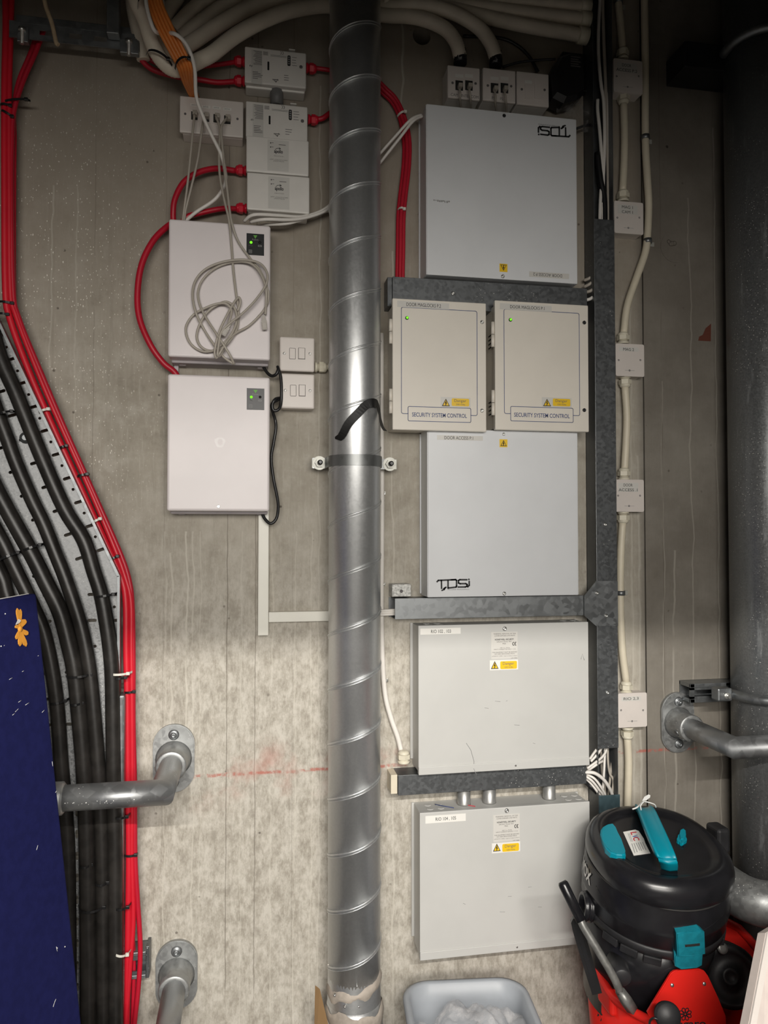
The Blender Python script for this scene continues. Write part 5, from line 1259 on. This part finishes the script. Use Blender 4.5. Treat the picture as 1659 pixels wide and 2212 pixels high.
cable('patch_cable', B, F, .0028, GCAB, 'grey patch cable with a tight narrow loop at the middle of the power supply', 'cable', 'grey patch cables', 8, 6)
C_ = [(506, 787, F+.006), (496, 766, F+.016), (474, 731, F+.018), (446, 688, F+.010), (431, 656, F+.004), (428, 628, F), (440, 601, F), (467, 578, F), (503, 566, F+.003), (539, 568, F+.008), (561, 588, F+.010), (574, 621, F+.010), (575, 650, F+.006), (573, 680, F+.006)]
r_ = cable('patch_cable', C_, F, .0028, GCAB, 'grey patch cable in the inner large coil, its plug at the power supply edge', 'cable', 'grey patch cables', 8, 6)
plug(r_, 571, 702, F+.006, -6)
C2 = [(506, 787, F+.004), (484, 772, F+.006), (466, 750, F+.008), (442, 714, F), (423, 675, F+.010), (416, 636, F+.006), (423, 605, F+.004), (445, 581, F+.004), (481, 566, F+.008), (525, 561, F+.012), (561, 569, F+.014), (577, 591, F+.016), (574, 616, F+.016), (553, 647, F+.016), (525, 676, F+.016), (497, 698, F+.020), (478, 718, F+.020), (472, 748, F+.020), (470, 766, F+.020), (476, 768, F+.012), (484, 750, F+.006)]
cable('patch_cable', C2, F, .0028, GCAB, 'grey patch cable in the outer large coil on the power supply front', 'cable', 'grey patch cables', 8, 6)
tail = [(392, 1, .0)]
# black mains leads of the two power supplies
cable('mains_lead', [(566, 780, .03), (569, 792, .035), (578, 806, .04), (588, 812, .045), (597, 808, .05), (601, 798, .05), (600, 793, .045), (606, 812, .046), (608, 840, .047), (607, 870, .047), (602, 884, .05), (592, 887, .05), (588, 876, .05), (594, 863, .05), (604, 860, .03), (612, 860, .02)], .04, .0038, BLK, 'black mains lead from the upper power supply, curling at the fused spurs', 'cable', 'black mains leads', 8)
cable('mains_lead', [(610, 858, .02), (600, 864, .04), (588, 872, .045), (588, 886, .04), (594, 905, .03), (596, 925, .03), (591, 957, .03), (586, 991, .03), (591, 1035, .03), (598, 1070, .035), (601, 1095, .04), (597, 1120, .045), (585, 1131, .045), (573, 1122, .04), (566, 1108, .035), (564, 1098, .03)], .04, .0038, BLK, 'black mains lead hanging in a long loop down to the lower power supply', 'cable', 'black mains leads', 8)
# ------------------------------------------------------------------ blue felt screen, lower left
from mathutils.bvhtree import BVHTree
def ray(u, v): return (FWD*FPX + RGT*(u-FW/2) - UPV*(v-FH/2)).normalized()
TR = W(80, 1281, .33); ed = (W(188, 2310, .33)-TR).normalized()
LEN = (TR.z-0.004)/-ed.z; el = W(-150, 1343, .55)-TR; el = (el-ed*el.dot(ed)).normalized(); en = ed.cross(el).normalized()
if en.y > 0: en = -en            # towards the room
root = thing('felt_screen', TR+ed*LEN, 'navy blue felt-covered partition screen leaning at the lower left of the wall', 'screen')
def slab(g, a0, a1, l0, l1, n0, n1, bev=.004):
    b = bmesh.new(); bmesh.ops.create_cube(b, size=1.0); bmesh.ops.scale(b, vec=(a1-a0, l1-l0, n1-n0), verts=b.verts)
    if bev: bmesh.ops.bevel(b, geom=list(b.edges), offset=bev, segments=3, affect='EDGES', profile=.5)
    bmesh.ops.translate(b, verts=b.verts, vec=((a0+a1)/2, (l0+l1)/2, (n0+n1)/2))
    Mx = Matrix((el, ed, en)).transposed().to_4x4(); Mx.translation = TR
    bmesh.ops.transform(b, matrix=Mx, verts=b.verts); g.join(b); return g
obj('felt_panel', slab(G(), 0, .62, 0, LEN, -.034, 0, .006), NAVY, root)
obj('white_piping', slab(G(), .006, .6, -.0012, .002, -.016, -.0125, .0005), PAPER, root)
def scr_pt(u, v, off=.0006):
    r = ray(u, v); t = (TR-CAM).dot(en)/r.dot(en); return CAM+r*t+en*off
fl = thing('flower_sticker', scr_pt(41, 1360), 'orange foam flower stuck on the navy screen, one petal curled showing white', 'sticker')
ctr = (41, 1358)
for tip, wd, n_ in (((35, 1314), 4.2, 0), ((42, 1316), 3.6, 0), ((52, 1338), 7.0, 0), ((58, 1371), 6.4, 0), ((54, 1397), 5.4, 0), ((41, 1396), 4.6, 0), ((33, 1381), 4.4, 0), ((31, 1352), 5.0, 1)):
    a = Vector(ctr); b = Vector(tip); t = (b-a); L = t.length; t.normalize(); nn = Vector((-t.y, t.x)); pts = []
    prof = ((0, .25), (.25, .45), (.5, .8), (.72, 1.0), (.88, .85), (1.0, .0))
    pts = [a+t*L*p+nn*wd*q*.8 for p, q in prof]+[a+t*L*p-nn*wd*q*.8 for p, q in reversed(prof[:-1])]
    g = G(); lo = [g.bm.verts.new(scr_pt(p.x, p.y, .001)) for p in pts]; hi = [g.bm.verts.new(scr_pt(p.x, p.y, .003)) for p in pts]
    g.face(hi); g.face(lo[::-1])
    for i in range(len(pts)): g.face((lo[i], lo[(i+1) % len(pts)], hi[(i+1) % len(pts)], hi[i]))
    obj('petal', g, ORP, fl)
g = G(); q = [scr_pt(u, v, o) for u, v, o in ((30, 1350, .003), (31, 1338, .008), (37, 1341, .007), (37, 1346, .004))]
g.face([g.bm.verts.new(p) for p in q]); g.face([g.bm.verts.new(p+en*.0012) for p in q][::-1]); obj('curled_petal_tip', g, PAPER, fl, 'white underside of the curled petal')
obj('flower_eye', G().lathe(scr_pt(41, 1359, .002), en, [(0, .006), (.002, .005), (.003, 0)], 10), ORP, fl)
g = G()
for u0, v0, u1, v1 in ((47, 1451, 51, 1449), (19, 1468, 26, 1464), (39, 1517, 45, 1513), (54, 1523, 62, 1518), (32, 1538, 36, 1534), (36, 1534, 39, 1531), (26, 1545, 31, 1541), (90, 1539, 95, 1534), (81, 1417, 83, 1416), (112, 1645, 113, 1655), (119, 1712, 122, 1708), (78, 1836, 81, 1826), (114, 2175, 117, 2165), (117, 2165, 120, 2158), (123, 2055, 121, 2045), (8, 1395, 9, 1394)):
    g.tube([scr_pt(u0, v0, .0008), scr_pt(u1, v1, .0008)], .00045, 4)
for u, v in ((123, 2048), (140, 2045), (11, 1326), (2, 1396)): g.lathe(scr_pt(u, v, .0002), en, [(0, .0015), (.0012, .0005)], 6)
obj('lint', g, LINT, root, kind='stuff')

# ------------------------------------------------------------------ waste bin, cardboard, pale board
def rr_ring(g, cx, cy, z, hx, hy, r, rot, k=6):
    ca, sa = math.cos(rot), math.sin(rot)
    return [g.bm.verts.new((cx+x*ca-y*sa, cy+x*sa+y*ca, z)) for x, y in rrect(-hx, hx, -hy, hy, r, k)]
bx, by, br = .478, -.255, math.radians(-6)
root = thing('waste_bin', (bx, by, 0), 'grey rounded plastic waste bin under the lowest wall box, lined with a clear bag', 'bin')
g = G(); spec = ((0.003, -.035, .05), (.40, -.004, .055), (.425, -.001, .056), (.427, .007, .062), (.434, .010, .064), (.441, .008, .062), (.443, .001, .058), (.440, -.007, .052), (.40, -.010, .05), (.012, -.04, .045))
L = None; first = None
for z, o, r in spec:
    rg = rr_ring(g, bx, by, z, .136+o, .17+o, r, br)
    if L: g.bridge(L, rg)
    else: first = rg
    L = rg
g.face(L); g.face(first[::-1]); obj('bin_body', g, BINM, root)
def bagshape(a, b, k):
    r = max(abs(a), abs(b)); e = max(0.0, 1-r)
    z = .95*(1-(a*a*.55+b*b*.5))**1.0 if r < 1 else .0
    return (a*(1+.10*k), b*(1+.10*k), z*.75+k*.42)
g = crumple(bx+.0, by-.03, .385, .124, .150, .075, 72, 5.0, .8, bagshape, .2, True)
g.xf(Matrix.Translation((bx, by, 0)) @ Matrix.Rotation(br, 4, 'Z') @ Matrix.Translation((-bx, -by, 0)))
tag(obj('bin_bag', g, FILM), 'crumpled clear bin bag bulging inside the grey waste bin', 'bag')
g = G(); P = [W(u, v, d) for u, v, d in ((683, 2131, .10), (691, 2137, .115), (712, 2225, .16), (716, 2300, .17), (680, 2300, .13))]
P[3].z = P[4].z = W(700, 2300, .15).z
lo = [g.bm.verts.new(p) for p in P]; hi = [g.bm.verts.new(p+Vector((-.002, .005, 0))) for p in P]
P2 = [Vector((P[3].x+.0, P[3].y-.05, .002)), Vector((P[4].x, P[4].y-.05, .002))]
lo2 = [g.bm.verts.new(p) for p in P2]; hi2 = [g.bm.verts.new(p+Vector((-.002, .005, 0))) for p in P2]
lo = lo[:4]+[lo2[0], lo2[1]]+lo[4:]; hi = hi[:4]+[hi2[0], hi2[1]]+hi[4:]
g.face([lo[i] for i in (0, 1, 2, 3, 6)]); g.face([lo[i] for i in (3, 4, 5, 6)]); g.face([hi[i] for i in (6, 3, 2, 1, 0)]); g.face([hi[i] for i in (6, 5, 4, 3)])
for i in range(7): g.face((lo[i], lo[(i+1) % 7], hi[(i+1) % 7], hi[i]))
tag(obj('cardboard_flap', g, CARD), 'torn edge of brown corrugated cardboard standing left of the duct foot', 'cardboard')
A0, A1 = W(1654, 2015, .62), W(1614, 2225, .70)
t = (A1-A0).normalized(); s_ = (A0.z-.003)/-t.z; A1 = A0+t*s_
wv_ = Vector((1, .25, 0)).normalized(); nv_ = t.cross(wv_).normalized()
if nv_.y > 0: nv_ = -nv_
g = G(); q = []
for p in (A0, A1):
    q.append([g.bm.verts.new(p+wv_*a+nv_*b) for a, b in ((0, 0), (.3, 0), (.3, -.018), (0, -.018))])
q[0][1].co.z += .06; q[0][2].co.z += .06
g.bridge(q[0], q[1], False); g.face(q[0]); g.face(q[1][::-1])
root = thing('leaning_board', A1, 'pale cream board leaning at the lower frame edge, right of the red mop bucket', 'board')
obj('board_panel', g, CREAMP, root)
g = G(); q = []
for p in (A0, A1): q.append([g.bm.verts.new(p+wv_*a+nv_*b) for a, b in ((.0008, .004), (.016, .004), (.016, .0), (.0008, .0))])
g.bridge(q[0], q[1], False); g.face(q[0]); g.face(q[1][::-1]); obj('edge_trim', g, PLW, root)

# ------------------------------------------------------------------ mop bucket and wringer
ctrl = [(.770, .15), (.762, .24), (.770, .318), (.796, .375), (.838, .422), (.915, .466), (1.05, .478), (1.135, .44), (1.165, .33), (1.155, .18), (1.09, .075), (.95, .045), (.83, .090)]
ol = [(p.x, p.y) for p in catmull([Vector((x, -d, 0)) for x, d in ctrl], 5, True)]
bcx, bcy = .96, -.30
def brim(x, y): return .505+.045*max(0.0, min(1.0, (y+.30)/.12))
root = thing('mop_bucket', (bcx, bcy, 0), 'red plastic mop bucket with wringer, standing in front of the vacuum cleaner', 'bucket')
g = G()
def bring(z, s, top=False): return [g.bm.verts.new((bcx+(x-bcx)*s, bcy+(y-bcy)*s, brim(x, y) if top else z)) for x, y in ol]
r0 = bring(.09, .80); r1 = bring(.3, .92); r2 = bring(0, 1.0, True); r3 = bring(0, .975, True); r4 = bring(.3, .895); r5 = bring(.10, .78)
for a, b in ((r0, r1), (r1, r2), (r2, r3), (r3, r4), (r4, r5)): g.bridge(a, b)
g.face(r0[::-1]); g.face(r5)
BT = BVHTree.FromBMesh(g.bm); obj('bucket_body', g, REDP, root)
rp_ = [Vector((x, y, brim(x, y))) for x, y in ol]
obj('rim', G().tube(rp_, .0095, 12, closed=True), REDP, root)
for x, y in ((.84, -.2), (1.08, -.2), (.84, -.4), (1.08, -.4)):
    g = G(); g.lathe((x, y, .055), (0, 0, 1), [(0, .012), (.04, .012)], 12); g.lathe((x-.011, y+.01, .03), (1, 0, 0), [(0, .03), (.022, .03)], 20)
    obj('castor', g, BLK, root)
q = PX(1305, 2135, .27); x0, x1, z0, z1 = R(1291, 2117, 1326, 2160, .25)
obj('handle_socket', G().box(x0, x1, -.31, -.245, z0, z1+.004, .008, 3), REDP, root)
def inplane(u, v, P0, n): 
    r = ray(u, v); return CAM+r*((P0-CAM).dot(n)/r.dot(n))
# wringer: plate, sieve and levers
PN = Vector((-.1, -1, .10)).normalized(); P0 = W(1475, 2150, .388)
o = [(1447, 2100), (1454, 2095), (1463, 2093), (1509, 2091), (1519, 2095), (1527, 2106), (1548, 2152), (1565, 2192), (1572, 2300), (1450, 2300), (1396, 2184)]
g = G(); lo = [inplane(u, v, P0, PN) for u, v in o]; hi = [g.bm.verts.new(p+PN*.006) for p in lo]; lo = [g.bm.verts.new(p) for p in lo]
g.face(hi); g.face(lo[::-1])
for i in range(len(o)): g.face((lo[i], lo[(i+1) % len(o)], hi[(i+1) % len(o)], hi[i]))
bmesh.ops.bevel(g.bm, geom=[e for e in g.bm.edges if all(v in hi for v in e.verts)], offset=.0018, segments=2, affect='EDGES')
pl_ = obj('wringer_plate', g, REDP, root)
for u, v in ((1449, 2125), (1518, 2122)):
    obj('plate_screw', G().lathe(inplane(u, v, P0, PN)+PN*.006, PN, [(0, .0042), (.0015, .0035), (.002, .0)], 14), SCREW, pl_)
def flat_on(pts, lift=.0066, wpx=1.6):
    g = G()
    for ln in pts:
        Q = [inplane(u, v, P0, PN)+PN*lift for u, v in ln]
        for a, b in zip(Q, Q[1:]):
            t = (b-a); 
            if t.length < 1e-7: continue
            t.normalize(); n2 = t.cross(PN)*wpx*.00046; e = t*wpx*.00035
            g.face([g.bm.verts.new(k) for k in (a-e+n2, a-e-n2, b+e-n2, b+e+n2)])
    return g
pet = []
for k in range(8):
    a = math.radians(22.5+45*k); ax, ay = math.cos(a), math.sin(a); p = []
    for i in range(13):
        t = 2*math.pi*i/12; l, w_ = 8.2+5.6*math.cos(t), 3.6*math.sin(t); p.append((1477+l*ax-w_*ay, 2187+l*ay+w_*ax))
    pet.append(p)
obj('printed_flower', flat_on(pet, wpx=2.0), INK, pl_)
def quad_text(s, q, to, mat, parent, bold=0.0, name='lettering'):
    """q: pixel corners bottom-left, bottom-right, top-right, top-left of the word"""
    vs_, fs = glyphs(s, 1.0, bold); g = G(); vv = []
    for a, b in vs_:
        u = (q[0][0]*(1-a)+q[1][0]*a)*(1-b)+(q[3][0]*(1-a)+q[2][0]*a)*b; v = (q[0][1]*(1-a)+q[1][1]*a)*(1-b)+(q[3][1]*(1-a)+q[2][1]*a)*b
        vv.append(g.bm.verts.new(to(u, v)))
    for f in fs: g.face([vv[i] for i in f])
    return obj(name, g, mat, parent)
quad_text('ngaro', [(1461, 2222), (1522, 2220), (1521, 2203), (1460, 2205)], lambda u, v: inplane(u, v, P0, PN)+PN*.0066, INK, pl_, .02)
def on(bvh, off):
    def f(u, v):
        r = ray(u, v); h = bvh.ray_cast(CAM, r)
        if h[0] is None: h = (CAM+r*1.7, -r)
        n = h[1] if h[1].dot(r) < 0 else -h[1]
        return h[0]+n*off
    return f
tb = on(BT, .003); g = G()
for (cx, cy, a, l) in ((1295, 2184, -80, 14), (1301, 2190, -20, 11), (1290, 2192, 200, 10), (1296, 2200, 70, 13)):
    p = []
    for i in range(12):
        t = 6.283*i/12; x, y = l*.5*math.cos(t), 3.2*math.sin(t); aa = math.radians(a); p.append(tb(cx+x*math.cos(aa)-y*math.sin(aa), cy+x*math.sin(aa)+y*math.cos(aa)))
    g.face([g.bm.verts.new(k) for k in p])
obj('printed_emblem', g, INK, root)
kp = W(1446, 2197, .455)
g = G(); g.lathe(kp+Vector((0, .02, -.004)), (-.2, -1, .35), [(0, .012), (.012, .013), (.014, .024), (.024, .0255), (.030, .022), (.032, 0)], 24); obj('rim_knob', g, BLKM, root)
g = G(); g.tube(catmull([W(1428, 2206, .46), W(1413, 2199, .455), W(1404, 2206, .45), W(1404, 2222, .45), W(1410, 2236, .445)], 5), .0022, 8); obj('wire_bail', g, BLK, root)
lv = thing('wringer_lever', W(1300, 2060, .36), 'grey wringer lever with slim black grip, leaning across the lowest wall box', 'lever')
a, b, c = W(1214, 1904, .30), W(1256, 1990, .34), W(1262, 1996, .345)
obj('grip', G().tube([a, a.lerp(b, .05), a.lerp(b, .1), b], [.008, .0105, .0112, .0105], 16), BLKG, lv)
obj('lever_tube', G().tube(catmull([b.lerp(a, .06), W(1262, 2004, .345), W(1290, 2050, .36), W(1325, 2110, .375), W(1340, 2143, .375)], 5), .0082, 14), GREYT, lv)
obj('lever_foot', G().tube([W(1338, 2138, .375), W(1352, 2160, .38), W(1366, 2182, .38)], [.010, .0125, .012], 4), GREYT, lv)
hb = thing('bucket_handle', W(1290, 2060, .3), 'flat black carrying handle rising from the left rim of the red bucket', 'handle')
a, b = W(1239, 1974, .30), W(1288, 2140, .295); t = (b-a).normalized(); wv = t.cross(Vector((-.3, -1, 0)).normalized()).normalized()
pts = [a+t*.004, a+t*.012, a+t*.03, a.lerp(b, .5), b]
obj('handle_bar', G().strip(pts, [wv*.004, wv*.0105, wv*.0118, wv*.0118, wv*.0105], .012, Vector((-.3, -1, 0)).normalized()), BLK, hb)
g = G(); n_ = Vector((-.3, -1, 0)).normalized()
g.strip([a.lerp(b, .08)+n_*.0121, a.lerp(b, .75)+n_*.0121], wv*.0045, .0008, n_); obj('handle_groove', g, BLKG, hb)

# ------------------------------------------------------------------ vacuum cleaner
TOPZ = .155
Rv = Matrix.Rotation(math.radians(13), 4, 'X')
TC = W(1424, 1816, .285)
V = Matrix.Translation(TC) @ Rv @ Matrix.Translation((0, 0, -TOPZ)); VI = V.inverted()
root = thing('vacuum_cleaner', (V @ Vector((0, 0, -.24))), 'black tub vacuum cleaner with teal handle and latch, tilted in the red bucket', 'vacuum cleaner')
ax = (Rv @ Vector((0, 0, 1))).normalized()
def vl(g): return g.xf(V)
def sq(r, k, n=64, e=2.5):
    """slightly squared ring"""
    out_ = []
    for i in range(n):
        a = 2*math.pi*i/n; c, s = math.cos(a), math.sin(a); rr = r/((abs(c)**e+abs(s)**e)**(1/e))*(1-k)+r*k
        out_.append((rr*c, rr*s))
    return out_
def loft(prof, g=None):
    g = g or G(); L = None; f0 = None
    for z, r, k in prof:
        rg = [g.bm.verts.new((x, y, z)) for x, y in sq(r, k)]
        if L: g.bridge(L, rg)
        else: f0 = rg
        L = rg
    g.face(f0[::-1]); g.face(L); return g
drum = loft([(-.24, .122, 1), (-.235, .128, 1), (-.10, .137, 1), (-.012, .1425, 1)])
obj('drum', vl(drum), BLKG, root)
obj('seam_flange', vl(loft([(-.014, .145, 1), (-.012, .152, 1), (.004, .1535, 1), (.008, .150, 1)])), BLKM, root)
for a, z in ((-152, -.02), (-136, -.022), (-118, -.024), (-40, -.02), (165, -.02)):
    aa = math.radians(a); M4 = Matrix.Rotation(aa, 4, 'Z') @ Matrix.Translation((.150, 0, z))
    obj('flange_clip', vl(G().box(-.004, .004, -.018, .018, -.006, .012, .002, mat=M4)), BLKM, root)
head = loft([(.006, .150, 1), (.012, .1535, 1), (.040, .1545, 1), (.046, .1565, .95), (.052, .1535, .9), (.095, .1515, .7), (.100, .1475, .6), (.104, .1475, .5), (.112, .150, .4), (.128, .1495, .35), (.142, .145, .3), (.152, .136, .3), (.156, .125, .3), (.155, .115, .3), (.149, .107, .3), (.147, .098, .3), (.147, .01, .3)])
HB = vl(head); BV = BVHTree.FromBMesh(HB.bm); ho = obj('motor_head', HB, BLKG, root)
# lower front brow moulding
pts = [Vector((.1525*math.cos(math.radians(a)), .1525*math.sin(math.radians(a)), .075-.030*math.cos(math.radians((a+115)*1.5)) if abs(a+115) < 60 else .075)) for a in range(-172, -56, 4)]
obj('brow_ridge', vl(G().tube(pts, .0022, 6)), BLKG, root)
obj('lid_seam', vl(G().tube([Vector((.149*c, .149*s, .1015)) for c, s in [(math.cos(6.283*i/64), math.sin(6.283*i/64)) for i in range(64)]], .0018, 6, closed=True)), DARK, root)
tv = on(BV, .0006)
def vloc(u, v, z):
    """local point on the plane z of the tilted head under a pixel"""
    o_ = VI @ CAM; r = (VI.to_3x3() @ ray(u, v)); return o_+r*((z-o_.z)/r.z)
def vpoly(px, z0, z1, bev=0.0):
    g = G(); lo = [g.bm.verts.new(vloc(u, v, z1)-Vector((0, 0, z1-z0))) for u, v in px]; hi = [g.bm.verts.new(vloc(u, v, z1)) for u, v in px]
    g.face(hi); g.face(lo[::-1])
    for i in range(len(px)): g.face((lo[i], lo[(i+1) % len(px)], hi[(i+1) % len(px)], hi[i]))
    if bev: bmesh.ops.bevel(g.bm, geom=[e for e in g.bm.edges if all(v in hi for v in e.verts)], offset=bev, segments=3, affect='EDGES')
    return g
sw = vpoly([(1324, 1777), (1330, 1784), (1342, 1812), (1351, 1838), (1352, 1845), (1345, 1847), (1332, 1846), (1319, 1841), (1308, 1830), (1301, 1814), (1297, 1800), (1298, 1791), (1303, 1784), (1312, 1779)], .150, .164, .003)
obj('power_switch', vl(sw), TEAL, root, 'teal rocker switch')
# handle arching front to back
hp = [vloc(1390, 1752, .150), vloc(1389, 1744, .172), vloc(1396, 1752, .186), vloc(1408, 1780, .193), vloc(1420, 1808, .194), vloc(1432, 1836, .190), vloc(1440, 1854, .182), vloc(1444, 1862, .172), vloc(1445, 1874, .150)]
hp = catmull(hp, 4); n_ = len(hp); wv = []; nv = []
for i, p in enumerate(hp):
    t = (hp[min(i+1, n_-1)]-hp[max(i-1, 0)]).normalized(); s = Vector((1, -.28, 0)).normalized()
    wv.append(s*(.0165+.004*math.sin(math.pi*i/(n_-1)))); nn = s.cross(t).normalized(); nv.append(nn if nn.z > -.2 else -nn)
g = G(); L = None
for i, p in enumerate(hp):
    w_, nn = wv[i], nv[i]; 
    sec = [(-1, -.006), (-1, .005), (-.86, .0065), (-.6, .0015), (0, -.0005), (.6, .0015), (.86, .0065), (1, .005), (1, -.006), (0, -.009)]
    rg = [g.bm.verts.new(p+w_*a+nn*b) for a, b in sec]
    if L: g.bridge(L, rg, True)
    else: g.face(rg[::-1])
    L = rg
g.face(L); obj('carry_handle', vl(g), TEAL, root, 'teal carrying handle')
st = vpoly([(1346, 1797), (1372, 1792), (1380, 1795), (1391, 1812), (1394, 1821), (1405, 1843), (1369, 1848)], .1474, .1478)
so = obj('white_sticker', vl(st), PAPER, root, 'torn white sticker with red letters')
lz = lambda u, v: V @ vloc(u, v, .1482)
for ch, y0, y1, m in (('L', 1798, 1804, LVR), ('V', 1804.5, 1810, LVB), ('C', 1809, 1816.5, LVR)):
    k0 = (y0-1797)*.42; k1 = (y1-1797)*.42
    quad_text(ch, [(1361+k0, y0), (1361+k1, y1), (1374+k1, y1-1.5), (1374+k0, y0-1.5)], lz, m, so, .02)
g = G()
for k in range(6):
    a0 = (1364+k*4.6, 1822-k*.6); a1 = (1373+k*4.6-random.random()*3, 1843-k*.6-random.random()*6)
    q = [V @ vloc(u, v, .1482) for u, v in ((a0[0], a0[1]), (a0[0]+1.6, a0[1]-.2), (a1[0]+1.6, a1[1]-.2), (a1[0], a1[1]))]; g.face([g.bm.verts.new(p) for p in q])
for k in range(2):
    q = [V @ vloc(u, v, .1482) for u, v in ((1356+k*3, 1800), (1357+k*3, 1800), (1364+k*3, 1818), (1363+k*3, 1818))]; g.face([g.bm.verts.new(p) for p in q])
obj('small_print', g, GRYP, so)
g = G()
for k in range(7):
    a0 = (1392+k*3.3, 1798-k*.5); ln = 24-k*1.5
    q = [V @ vloc(u, v, .1476) for u, v in ((a0[0], a0[1]), (a0[0]+1.1, a0[1]), (a0[0]+1.1+ln*.42, a0[1]+ln), (a0[0]+ln*.42, a0[1]+ln))]; g.face([g.bm.verts.new(p) for p in q])
obj('small_print', g, GRYP, ho)
quad_text('CE', [(1403, 1822), (1406.5, 1830), (1412.5, 1828), (1409, 1820)], lambda u, v: V @ vloc(u, v, .1478), PAPER, ho)
kk = []
for i in range(20):
    a = 6.283*i/20; r = 1+.10*math.sin(5*a); kk.append((1473+10.5*r*math.cos(a), 1811+10*r*math.sin(a)))
ky = obj('filter_catch', vl(vpoly(kk, .140, .1535)), TEAL, root, 'small teal catch')
obj('catch_lever', vl(vpoly([(1470, 1792), (1476, 1789), (1481, 1793), (1482, 1803), (1477, 1812), (1470, 1812), (1468, 1800)], .152, .157, .001)), TEAL, ky)
obj('catch_pin', vl(vpoly([(1471, 1812), (1479, 1812), (1477, 1821), (1473, 1821)], .150, .155, .0008)), TEAL, ky)
# brand lettering wrapping round the left of the head
vs_, fs = glyphs('TRUVOX', 1.0, .03); g = G(); vv = []
for a, b in vs_:
    an = math.radians(-223+44*a); rr = .1545; vv.append(g.bm.verts.new(V @ Vector((rr*math.cos(an), rr*math.sin(an), .058+.030*b))))
for f in fs: g.face([vv[i] for i in f])
obj('lettering', g, PAPER, ho)
# teal clamp at the front
DB = BVHTree.FromBMesh(loft([(-.24, .15, 1), (.1, .156, 1)]).xf(V).bm); td = on(DB, 0.0)
def clampbit(px, lift, th, name, mat, parent):
    g = G(); lo = []; hi = []
    for u, v in px:
        p = td(u, v); n = (p-(V @ Vector((0, 0, (VI @ p).z)))).normalized(); lo.append(g.bm.verts.new(p+n*(lift-.012))); hi.append(g.bm.verts.new(p+n*(lift+th)))
    g.face(hi); g.face(lo[::-1])
    for i in range(len(px)): g.face((lo[i], lo[(i+1) % len(px)], hi[(i+1) % len(px)], hi[i]))
    bmesh.ops.bevel(g.bm, geom=[e for e in g.bm.edges if all(v in hi for v in e.verts)], offset=.002, segments=2, affect='EDGES')
    return obj(name, g, mat, parent)
cl_ = clampbit([(1457, 2006), (1480, 2003), (1506, 1999), (1513, 2003), (1514, 2051), (1485, 2055), (1459, 2056)], .006, .008, 'clamp_latch', TEALD, root)
clampbit([(1474, 2030), (1503, 2027), (1503, 2032), (1474, 2035)], .0145, .001, 'latch_slot', DARK, cl_)
clampbit([(1453, 2044), (1457, 2056), (1512, 2052), (1510, 2078), (1500, 2084), (1468, 2087), (1455, 2080)], .003, .007, 'latch_base', TEALD, cl_)
# threaded hose inlet at the left
ie = W(1258, 1957, .25); axw = Vector((-.96, .16, .12)).normalized()
g = G(); g.lathe(ie-axw*.10, axw, [(0, .040), (.055, .040), (.062, .036)], 28)
obj('inlet_boss', g, BLKM, root)
g = G(); pr = []
for i in range(15): pr.append((.06+i*.0028, .031 if i % 4 < 2 else .0285))
pr += [(.101, .029), (.101, .023), (.07, .022)]
g.lathe(ie-axw*.10, axw, pr, 28); obj('hose_inlet', g, GREYT if False else BLKG, root)
# fittings on the right
p = W(1556, 1806, .20); obj('cable_hook', G().box(p.x-.020, p.x+.014, p.y-.02, p.y+.03, p.z-.034, p.z+.024, .008, 3), BLKM, root)
p = W(1568, 1902, .22); hk = obj('hook_block', G().box(p.x-.03, p.x+.022, p.y-.02, p.y+.03, p.z-.028, p.z+.028, .006, 3), BLKM, root)
obj('hook_stud', G().lathe(W(1577, 1921, .245), (.5, -1, 0), [(0, .006), (.006, .006), (.008, .004)], 12), ZBRIGHT, hk)
wp = W(1576, 2108, .33); wa = Vector((-.28, -.92, .30)).normalized()
g = G(); g.lathe(wp-wa*.05, wa, [(0, .052), (.012, .062), (.05, .064), (.058, .060), (.060, .050), (.054, .046), (.052, .020), (.060, .018), (.062, .012), (.058, .010), (.058, 0)], 40); obj('rear_wheel', g, BLKM, root)
g = G(); g.lathe(W(1560, 2048, .33), (-.2, -.9, .4), [(0, .012), (.004, .011), (.005, .006)], 14); obj('wheel_stud', g, GREYT, root)
sp_ = W(1361, 2113, .36); obj('drain_stub', G().lathe(sp_+Vector((0, .06, .006)), (-.25, -.95, -.15), [(0, .020), (.055, .020), (.058, .017), (.058, .0)], 22), BLKM, root)
ct = G(); ct.tube(catmull([W(1366, 1748, .25), W(1376, 1744, .255), W(1386, 1735, .26), W(1391, 1731, .262)], 5), .0018, 6); ct.tube(catmull([W(1391, 1731, .262), W(1404, 1734, .27), W(1414, 1738, .27), W(1417, 1744, .265)], 5), .0014, 6); ct.tube(catmull([W(1391, 1731, .262), W(1384, 1740, .268), W(1385, 1750, .27)], 5), .0014, 6)
tg = obj('tie_cord', ct, LINT, root, 'white cord tied round the handle')
o = [(1387, 1730), (1392, 1721), (1401, 1716), (1405, 1718), (1404, 1723), (1396, 1729)]
g = G(); lo = [g.bm.verts.new(W(u, v, .262)) for u, v in o]; hi = [g.bm.verts.new(W(u, v, .264)) for u, v in o]; g.face(hi); g.face(lo[::-1])
for i in range(len(o)): g.face((lo[i], lo[(i+1) % 6], hi[(i+1) % 6], hi[i]))
obj('cord_tag', g, LINT, tg)
# the press the cleaner stands in
sx_ = V @ Vector((0, 0, -.24))
g = G(); g.box(sx_.x-.10, sx_.x+.10, sx_.y-.10, sx_.y+.07, sx_.z-.05, sx_.z-.032, .004); obj('press_tray', g, BLKM, WLOC and bpy.data.objects['mop_bucket'])
bpy.context.view_layer.update()
